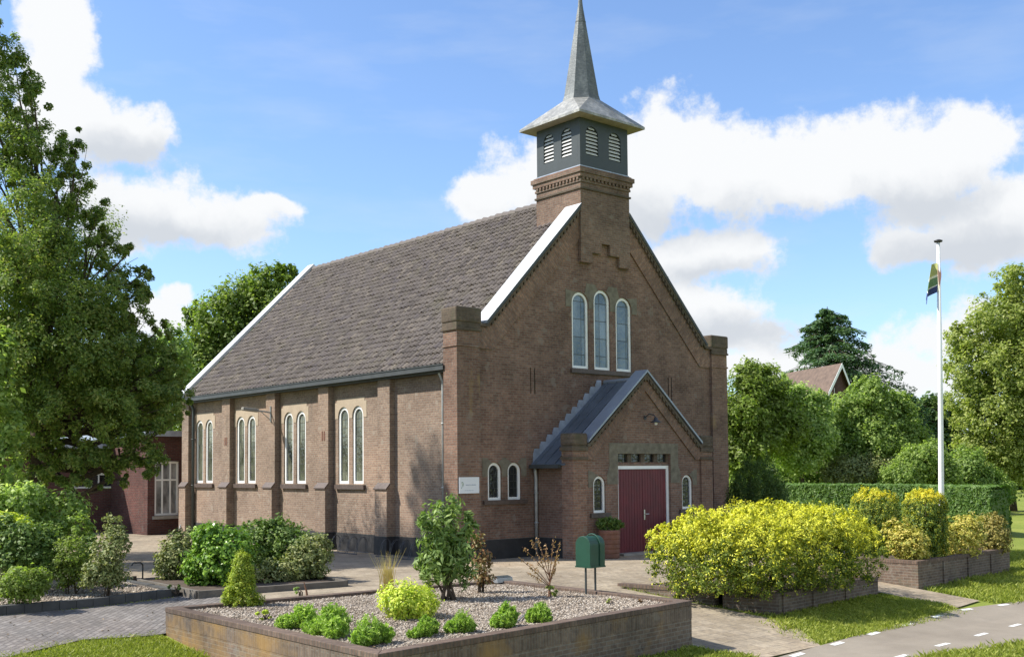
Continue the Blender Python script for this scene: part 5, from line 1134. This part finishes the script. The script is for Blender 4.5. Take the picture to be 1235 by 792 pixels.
# ------------------------------------------------------------------ trees
def tree(name, lab, cat, L, d, n, size, mat, seed, base_px, r0=.3, group=None, top=None, **kw):
    bl = pxblobs(L, d); b = A(base_px, 600, d); zb = float(hgt(b[0], b[1]))-.05; base = (b[0], b[1], zb); o = thing(name, lab, cat, base, group)
    zt = max(q[2] for q in bl); c = np.mean([q[:3] for q in bl], 0); tp = (b[0]*.6+c[0]*.4, b[1]*.6+c[1]*.4, zb+(zt-zb)*kw.pop('trunk', .8))
    build('trunk', limb_mb(base, tp, r0, [q[:3] for q in bl], seed), 'bark', o, smooth=True)
    quads_obj('crown', leaf_cloud(bl, n, size, seed, **kw), mat, o); return o
BIG = [(-55, 15, 50, 50, 0), (-95, -40, 55, 55, .5), (-30, 50, 40, 40, 0), (-120, 60, 70, 60, .3), (18, 75, 26, 30, 0), (40, 110, 26, 26, .4), (5, 130, 40, 40, -.5), (50, 165, 30, 30, .6), (20, 190, 50, 40, -.6), (92, 175, 18, 20, .3), (70, 205, 36, 30, .2), (-40, 150, 50, 60, 1), (-70, 240, 70, 70, .5),
       (40, 245, 56, 40, -1.2), (88, 250, 34, 36, .8), (118, 262, 16, 22, .3), (20, 300, 66, 46, -1.8), (85, 310, 46, 36, -.8), (130, 290, 26, 26, .6), (160, 300, 16, 14, 0), (176, 325, 12, 20, .4), (140, 335, 34, 30, .2),
       (-30, 350, 70, 60, -1), (40, 365, 66, 46, -2.2), (105, 372, 50, 40, -1.4), (155, 375, 24, 34, -.2), (20, 425, 66, 46, -2.2), (85, 430, 60, 42, -2.), (140, 425, 40, 40, -1.2), (178, 430, 22, 30, 0), (190, 400, 18, 24, .2), (198, 455, 24, 28, -.2), (172, 350, 18, 22, .2), (150, 375, 34, 34, 0), (206, 440, 22, 32, -.1), (214, 472, 20, 26, -.2), (222, 494, 12, 12, -.2), (175, 470, 40, 40, .6), (150, 440, 50, 50, 1.2),
       (-40, 440, 60, 60, -1.5), (30, 485, 60, 44, -1.8), (95, 492, 56, 40, -1.8), (150, 485, 46, 40, -1.2), (195, 480, 30, 30, -.6), (60, 540, 40, 26, -1), (115, 545, 44, 26, -1), (165, 530, 34, 30, -.8), (200, 508, 22, 22, -.4), (20, 540, 40, 26, -.5), (135, 566, 18, 14, -.6), (-50, 530, 60, 40, -1),
       (180, 552, 22, 24, -.6), (150, 578, 20, 12, -.8), (60, 572, 40, 18, -1), (100, 578, 30, 14, -1), (60, 320, 80, 80, 2.2), (60, 430, 100, 80, 2.4), (120, 480, 70, 50, 2.), (-60, 330, 80, 90, 2.5), (-20, 460, 80, 80, 2.5)]
tree('broadleaf_tree', 'big loose broadleaf tree filling the left edge, its low branches hanging before the annex', 'tree', BIG, 31.0, 300000, .095, 'leaf_ash', 200, 40, .34, asp=.5, clump=.25, per=110, shell=.8, trunk=.6)
tree('broadleaf_tree', 'young light green tree with sunlit leaves at the left picture edge below the big tree', 'tree', [(-10, 430, 20, 30, 0), (4, 420, 12, 22, 0), (-20, 470, 34, 40, 0), (0, 560, 24, 34, 0), (15, 520, 14, 26, 0)], 26, 5000, .15, 'leaf_bright', 201, -18, .1, asp=.55, clump=.35, per=20)
BK = 'trees behind the church'
tree('broadleaf_tree', 'green tree rising behind the far end of the nave roof', 'tree', [(320, 345, 34, 26, 0), (340, 328, 20, 14, .5), (290, 365, 36, 30, 0), (265, 385, 34, 30, -.5), (330, 380, 40, 34, 0), (250, 420, 36, 34, -.5), (300, 420, 50, 44, 0), (235, 378, 14, 16, .6), (270, 460, 60, 50, 0), (350, 440, 60, 60, 1), (240, 500, 40, 50, 0)], 62, 70000, .21, 'leaf_oak', 202, 290, .4, BK, asp=.6, clump=.28, per=30, shell=.7)
tree('broadleaf_tree', 'darker tree standing between the big left tree and the church gable', 'tree', [(205, 420, 26, 26, 0), (190, 450, 30, 34, 0), (215, 465, 26, 36, 0), (180, 500, 40, 40, 0), (140, 470, 50, 50, 2), (90, 480, 50, 50, 3), (30, 480, 60, 60, 4)], 54, 36000, .2, 'leaf_far', 203, 190, .3, BK, asp=.6, clump=.28, per=30, shell=.7)
tree('broadleaf_tree', 'shaded tree far behind the annex roof', 'tree', [(20, 500, 70, 60, 0), (110, 510, 70, 56, 1), (-60, 480, 70, 80, 0), (60, 560, 80, 40, 0)], 66, 22000, .32, 'leaf_far', 204, 60, .3, BK, asp=.6, clump=.28, per=30, shell=.7)
RT = 'trees and tall shrubs behind the hedge on the right'
tree('broadleaf_tree', 'bronze and olive tree rising right beside the church corner', 'tree', [(905, 455, 26, 22, 0), (925, 475, 30, 34, .5), (890, 490, 24, 40, -.5), (915, 520, 36, 36, 0), (890, 545, 26, 34, 0), (945, 510, 26, 34, .5)], 56, 32000, .18, 'leaf_bronze', 210, 905, .2, RT, asp=.6, clump=.26, per=26, shell=.65)
tree('broadleaf_tree', 'pale leaved young tree in front of the brown roofed house', 'tree', [(965, 478, 18, 16, 0), (985, 490, 14, 20, .5), (955, 500, 24, 26, 0), (980, 520, 30, 30, 0), (945, 470, 12, 18, 1), (960, 545, 34, 26, 0)], 58, 26000, .17, 'leaf_pale', 211, 968, .15, RT, asp=.6, clump=.3, per=24, shell=.7)
tree('broadleaf_tree', 'rounded mid green tree in the centre of the row behind the hedge', 'tree', [(1048, 478, 26, 24, 0), (1030, 500, 36, 30, -.3), (1065, 505, 40, 32, .3), (1010, 530, 30, 34, 0), (1050, 540, 50, 36, -.5), (1090, 530, 28, 30, .4), (1085, 490, 18, 16, .5)], 60, 50000, .17, 'leaf_bright', 212, 1050, .2, RT, asp=.6, clump=.24, per=26, shell=.6)
tree('tall_shrub', 'dense green thicket low behind the upright yew', 'shrub', [(900, 575, 26, 26, 0), (945, 560, 34, 30, .3), (985, 570, 36, 26, .6), (960, 590, 50, 16, 0), (1000, 585, 26, 18, 0)], 62, 26000, .15, 'leaf_far', 213, 950, .1, RT, asp=.6, clump=.26, per=26, shell=.6)
for i, (nm, lab, L, d, mt, n_) in enumerate((
    ('tall_shrub', 'low light green bush directly left behind the flagpole', [(1108, 560, 26, 24, 0), (1125, 555, 18, 24, .3), (1090, 575, 34, 18, 0), (1140, 575, 20, 20, 0)], 56, 'leaf_bright', 11000),
    ('tall_shrub', 'greyish flowering bush in front of the rounded mid green tree', [(1040, 568, 36, 22, 0), (1070, 572, 30, 20, 0), (1015, 575, 26, 20, 0)], 58, 'leaf_grey', 11000),
    ('tall_shrub', 'mid green bush between the flagpole and the big olive tree', [(1165, 565, 24, 26, 0), (1150, 585, 24, 16, 0), (1185, 580, 26, 20, 0), (1205, 592, 24, 14, 0)], 58, 'leaf_far', 11000))):
    tree(nm, lab, 'shrub', L, d, n_*2, .14, mt, 220+i, L[0][0], .08, RT, asp=.6, clump=.26, per=24, shell=.6)
tree('broadleaf_tree', 'large olive green tree cut by the right picture edge', 'tree', [(1225, 340, 26, 22, 0), (1205, 385, 40, 30, 0), (1165, 410, 26, 22, .3), (1235, 390, 40, 50, .6), (1180, 445, 40, 34, -.4), (1230, 450, 50, 44, -.8), (1165, 490, 26, 30, 0), (1205, 500, 46, 36, -.8), (1250, 510, 50, 50, -.5), (1175, 535, 26, 24, 0), (1215, 550, 44, 34, -.6), (1270, 420, 60, 70, 1), (1290, 540, 60, 50, 0), (1245, 575, 30, 20, 0), (1155, 395, 10, 8, .4), (1148, 440, 10, 10, .4)], 62, 110000, .17, 'leaf_olive', 230, 1222, .16, RT, asp=.6, clump=.22, per=26, shell=.6)
FT = 'distant trees on the right'
for i, (lab, L, d) in enumerate((('dark distant tree filling the gap beside the flagpole', [(1120, 500, 26, 28, 0), (1095, 505, 20, 24, 0), (1145, 510, 20, 26, 0), (1120, 540, 50, 26, 0)], 105), ('distant dark tree line portion behind the house', [(900, 520, 60, 50, 0), (960, 520, 60, 40, 0), (1020, 520, 60, 40, 0), (1080, 540, 50, 30, 0)], 130), ('dark distant trees behind the big olive tree at the right edge', [(1190, 560, 50, 36, 0), (1250, 560, 60, 40, 0), (1330, 550, 80, 60, 0)], 120))):
    tree('distant_tree', lab, 'tree', L, d, 12000, .55, 'leaf_dark', 240+i, L[0][0], .2, FT, asp=.6, clump=.3, per=24, shell=.7)
# spruce behind the house
def spruce(lab, px, top, bot, halfw, d, seed, n=26000):
    b = A(px, 600, d); k = d/F; zt = A(px, top, d)[2]; zb = 0; o = thing('spruce_tree', lab, 'conifer', (b[0], b[1], zb)); r = np.random.default_rng(seed)
    s = MB(); s.tube([(b[0], b[1], -.1), (b[0], b[1], zt*.6), (b[0], b[1], zt)], [.3, .2, .03], 8); C_, N_ = [], []
    H = zt; m = 190
    for i in range(m):
        t = (i/m)**.85; z = zt-.25-t*(zt-A(px, bot, d)[2]); a_ = r.uniform(0, 6.28); L = halfw*k*(.12+.95*t**.75)*r.uniform(.7, 1.12)*(1.2 if math.cos(a_) > .3 else .9); dr = np.array([math.cos(a_), math.sin(a_), 0]); s0 = np.array([b[0], b[1], z])
        mid = s0+dr*L*.5+np.array([0, 0, .10*L]); e = s0+dr*L+np.array([0, 0, -.12*L+.1]); s.tube([s0, mid, e], [.05, .035, .008], 5)
        q = int(n/m); u = r.random(q)**.7; P = s0[None]*(1-u[:, None])**2+2*mid[None]*(u*(1-u))[:, None]+e[None]*(u**2)[:, None]; wd = (.08+.16*(1-u))*L; pr_ = np.array([-dr[1], dr[0], 0])
        P = P+pr_[None]*(r.uniform(-1, 1, q)*wd)[:, None]+np.stack([r.normal(size=q)*.1, r.normal(size=q)*.1, -np.abs(r.normal(size=q))*.28], 1); C_.append(P); N_.append(np.tile(np.array([0, 0, 1.])+dr*.3, (q, 1))+r.normal(size=(q, 3))*.5)
    build('trunk', s, 'bark', o); P = np.concatenate(C_); Nn = np.concatenate(N_); Nn /= np.linalg.norm(Nn, axis=1)[:, None]; quads_obj('crown', leafquads(P, Nn, .34, .35, .05, r), 'leaf_spruce', o)
spruce('tall dark spruce with drooping tips behind the brown roofed house', 1003, 368, 520, 106, 100, 250, 46000)
spruce('low dark conifer with drooping branches right of the house', 1100, 470, 580, 46, 96, 251, 9000)

# ------------------------------------------------------------------ houses far right
HO = thing('house', 'brown tiled house gable with white bargeboards behind the trees', 'house', (*A(990, 600, 90)[:2], 0))
d = 90.; ap = A(1012.3, 440.3, d); el_ = A(998, 473, d-1.6); er = A(1025.5, 473, d+1.6); rl = A(946, 447, d+9.)
gz_ = (el_[2]+er[2])/2; el_[2] = er[2] = gz_; rl[2] = ap[2]; dv = np.array([rl[0]-ap[0], rl[1]-ap[1], 0]); s = MB()
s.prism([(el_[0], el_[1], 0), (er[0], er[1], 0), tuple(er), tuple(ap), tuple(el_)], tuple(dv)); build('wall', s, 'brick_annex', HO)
ov = np.array([0, 0, .14]); fwd = -dv/np.linalg.norm(dv)*.35; s = MB()
for q in (el_, er):
    low = q+(q-ap)*.12; s.prism([tuple(ap+ov+fwd), tuple(low+ov+fwd), tuple(low+ov*.2+fwd), tuple(ap+ov*.2+fwd)], tuple(dv*1.03))
rfh = build('roof', s, 'tiles', HO)
M['roof_brown'] = plain('house_roof_tiles', (.125, .085, .062), .85, .3, 2.5); rfh.data.materials.clear(); rfh.data.materials.append(M['roof_brown'])
s = MB()
for q in (el_, er):
    low = q+(q-ap)*.12; s.prism([tuple(ap+fwd*1.15+ov*1.1), tuple(low+fwd*1.15+ov*1.1), tuple(low+fwd*1.15-ov*1.6), tuple(ap+fwd*1.15-ov*1.6)], tuple(fwd*.12))
build('bargeboard', s, 'white', HO)
c_ = (el_+er)/2; s = MB(); t_ = (er-el_)/np.linalg.norm(er-el_); s.prism([tuple(c_-t_*1.0+fwd*.1+(0, 0, -1.2)), tuple(c_-t_*.3+fwd*.1+(0, 0, -1.2)), tuple(c_-t_*.3+fwd*.1+(0, 0, .3)), tuple(c_-t_*1.0+fwd*.1+(0, 0, .3))], tuple(fwd*.1)); build('window', s, 'white', HO)
for (lab, p0, rf_, w_, dd) in (('small far house with a white edged gable left of the big olive tree', (1152, 512, 1136, 530), 'roof_brown', 5., 118), ('low dark roofed shed between the green trees and the flagpole', (1100, 526, 1086, 540), 'gutter', 5., 100)):
    a_ = A(p0[0], p0[1], dd); b_ = A(p0[2], p0[3], dd); o = thing('house', lab, 'house', (a_[0], a_[1], 0)); hw = np.array([VR[0], VR[1], 0])*abs(p0[2]-p0[0])*dd/F; dv = np.array([VF[0], VF[1], 0])*6; ez = b_[2]
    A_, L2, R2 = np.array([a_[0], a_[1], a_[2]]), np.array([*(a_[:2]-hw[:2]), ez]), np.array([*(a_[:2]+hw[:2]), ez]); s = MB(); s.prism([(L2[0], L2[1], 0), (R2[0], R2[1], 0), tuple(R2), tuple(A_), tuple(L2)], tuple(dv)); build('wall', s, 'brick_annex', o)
    s = MB()
    for q in (L2, R2): lo = q+(q-A_)*.15; s.prism([tuple(A_+(0, 0, .2)-dv*.05), tuple(lo+(0, 0, .2)-dv*.05), tuple(lo-dv*.05), tuple(A_-dv*.05)], tuple(dv*1.1))
    build('roof', s, rf_, o); s = MB()
    for q in (L2, R2): lo = q+(q-A_)*.15; s.prism([tuple(A_+(0, 0, .24)-dv*.06), tuple(lo+(0, 0, .24)-dv*.06), tuple(lo-(0, 0, .12)-dv*.06), tuple(A_-(0, 0, .12)-dv*.06)], tuple(-dv*.01))
    build('bargeboard', s, 'white', o)
# small globe lamp under the big tree
p = A(38, 505, 33); o = thing('lamp_post', 'slim lamp post with a small white globe half hidden in the big tree', 'lamp post', (p[0], p[1], 0)); s = MB(); s.tube([(p[0], p[1], 0), (p[0], p[1], p[2]-.12)], [.05, .035], 8); build('pole', s, 'pipe_dark', o)
s = MB(); s.lathe(tuple(p), [(.02, -.13), (.10, -.09), (.12, 0), (.08, .1), (.02, .16)], 12); build('globe', s, 'white', o, smooth=True)

# ------------------------------------------------------------------ grass blades in the foreground
def lawn(label, poly, n, hmin, hmax, seed, ragged=.15):
    r = np.random.default_rng(seed); P = np.array(poly); x = r.uniform(P[:, 0].min(), P[:, 0].max(), n*3); y = r.uniform(P[:, 1].min(), P[:, 1].max(), n*3); jx, jy = x+r.normal(size=n*3)*ragged, y+r.normal(size=n*3)*ragged
    k = inpoly(jx, jy, poly); x, y = x[k][:n], y[k][:n]; m = len(x); z = hgt(x, y)-.03; hh = r.uniform(hmin, hmax, m)*(.7+.5*np.clip(vnoise(np.stack([x, y, 0*x], 1), 2, seed)+.5, 0, 1.2)); a_ = r.uniform(0, 6.28, m); w_ = .008+.006*r.random(m)
    lean = r.normal(size=(m, 2))*.45*hh[:, None]; b = np.stack([x, y, z], 1); t = np.stack([np.cos(a_), np.sin(a_), 0*a_], 1)*w_[:, None]; top = b+np.stack([lean[:, 0], lean[:, 1], hh], 1); mid = b+np.stack([lean[:, 0]*.3, lean[:, 1]*.3, hh*.55], 1)
    V = np.stack([b-t, b+t, mid+t*.8, top], 1)
    return tag(quads_obj('grass', V, 'blade'), label, 'grass', None, 'stuff')
lawn('bright mown grass in front of the left driveway', [(-13.6, -5.35), (-13.0, -5.3), (-11.9, -4.8), (-10.6, -5.0), (-10.62, -11.95), (-14.5, -9)], 60000, .04, .10, 300)
lawn('grass strip along the low wall of the golden hedge and the cycle path', [(-.9, -12.0), (.3, -10.5), (.75, -10.05), (5.5, -9.6), (5.6, -11.45), (2.33, -11.8)], 42000, .03, .10, 301, .25)
lawn('grass at the foot of the gravel bed wall by the cycle path', [(-7.5, -11.5), (-3.2, -10.98), (-2.9, -12.2), (-7.8, -12.8)], 16000, .04, .12, 302, .1)
lawn('rough grass beyond the walled bed of the clipped domes', [(7.3, -9.8), (13.2, -9.3), (13.3, -7), (18, -7), (20, -11.9), (9, -11.75), (7.2, -11.6)], 46000, .05, .14, 303, .2)
lawn('near grass verge across the cycle path at the lower right', [(-2, -14.0), (-.8, -13.85), (.6, -14.0), (2.44, -14.4), (8, -15.05), (8, -17), (-2, -17)], 46000, .05, .13, 304)
lawn('thin weeds and moss along the foot of the low wall and the paving edge', [(-3.2, -10.9), (-3.05, -5.6), (-2.98, -5.6), (-3.1, -10.9)], 700, .02, .07, 305, .05)
lawn('sparse weeds growing against the kerb of the left driveway', [(-13.5, -2.25), (-9.1, -2.25), (-9.1, -2.17), (-13.5, -2.17)], 900, .02, .06, 306, .04)
lawn('weeds between the paving and the low wall of the golden hedge', [(-.12, -6.2), (.62, -10.1), (.72, -10.1), (-.02, -6.2)], 700, .02, .08, 307, .05)
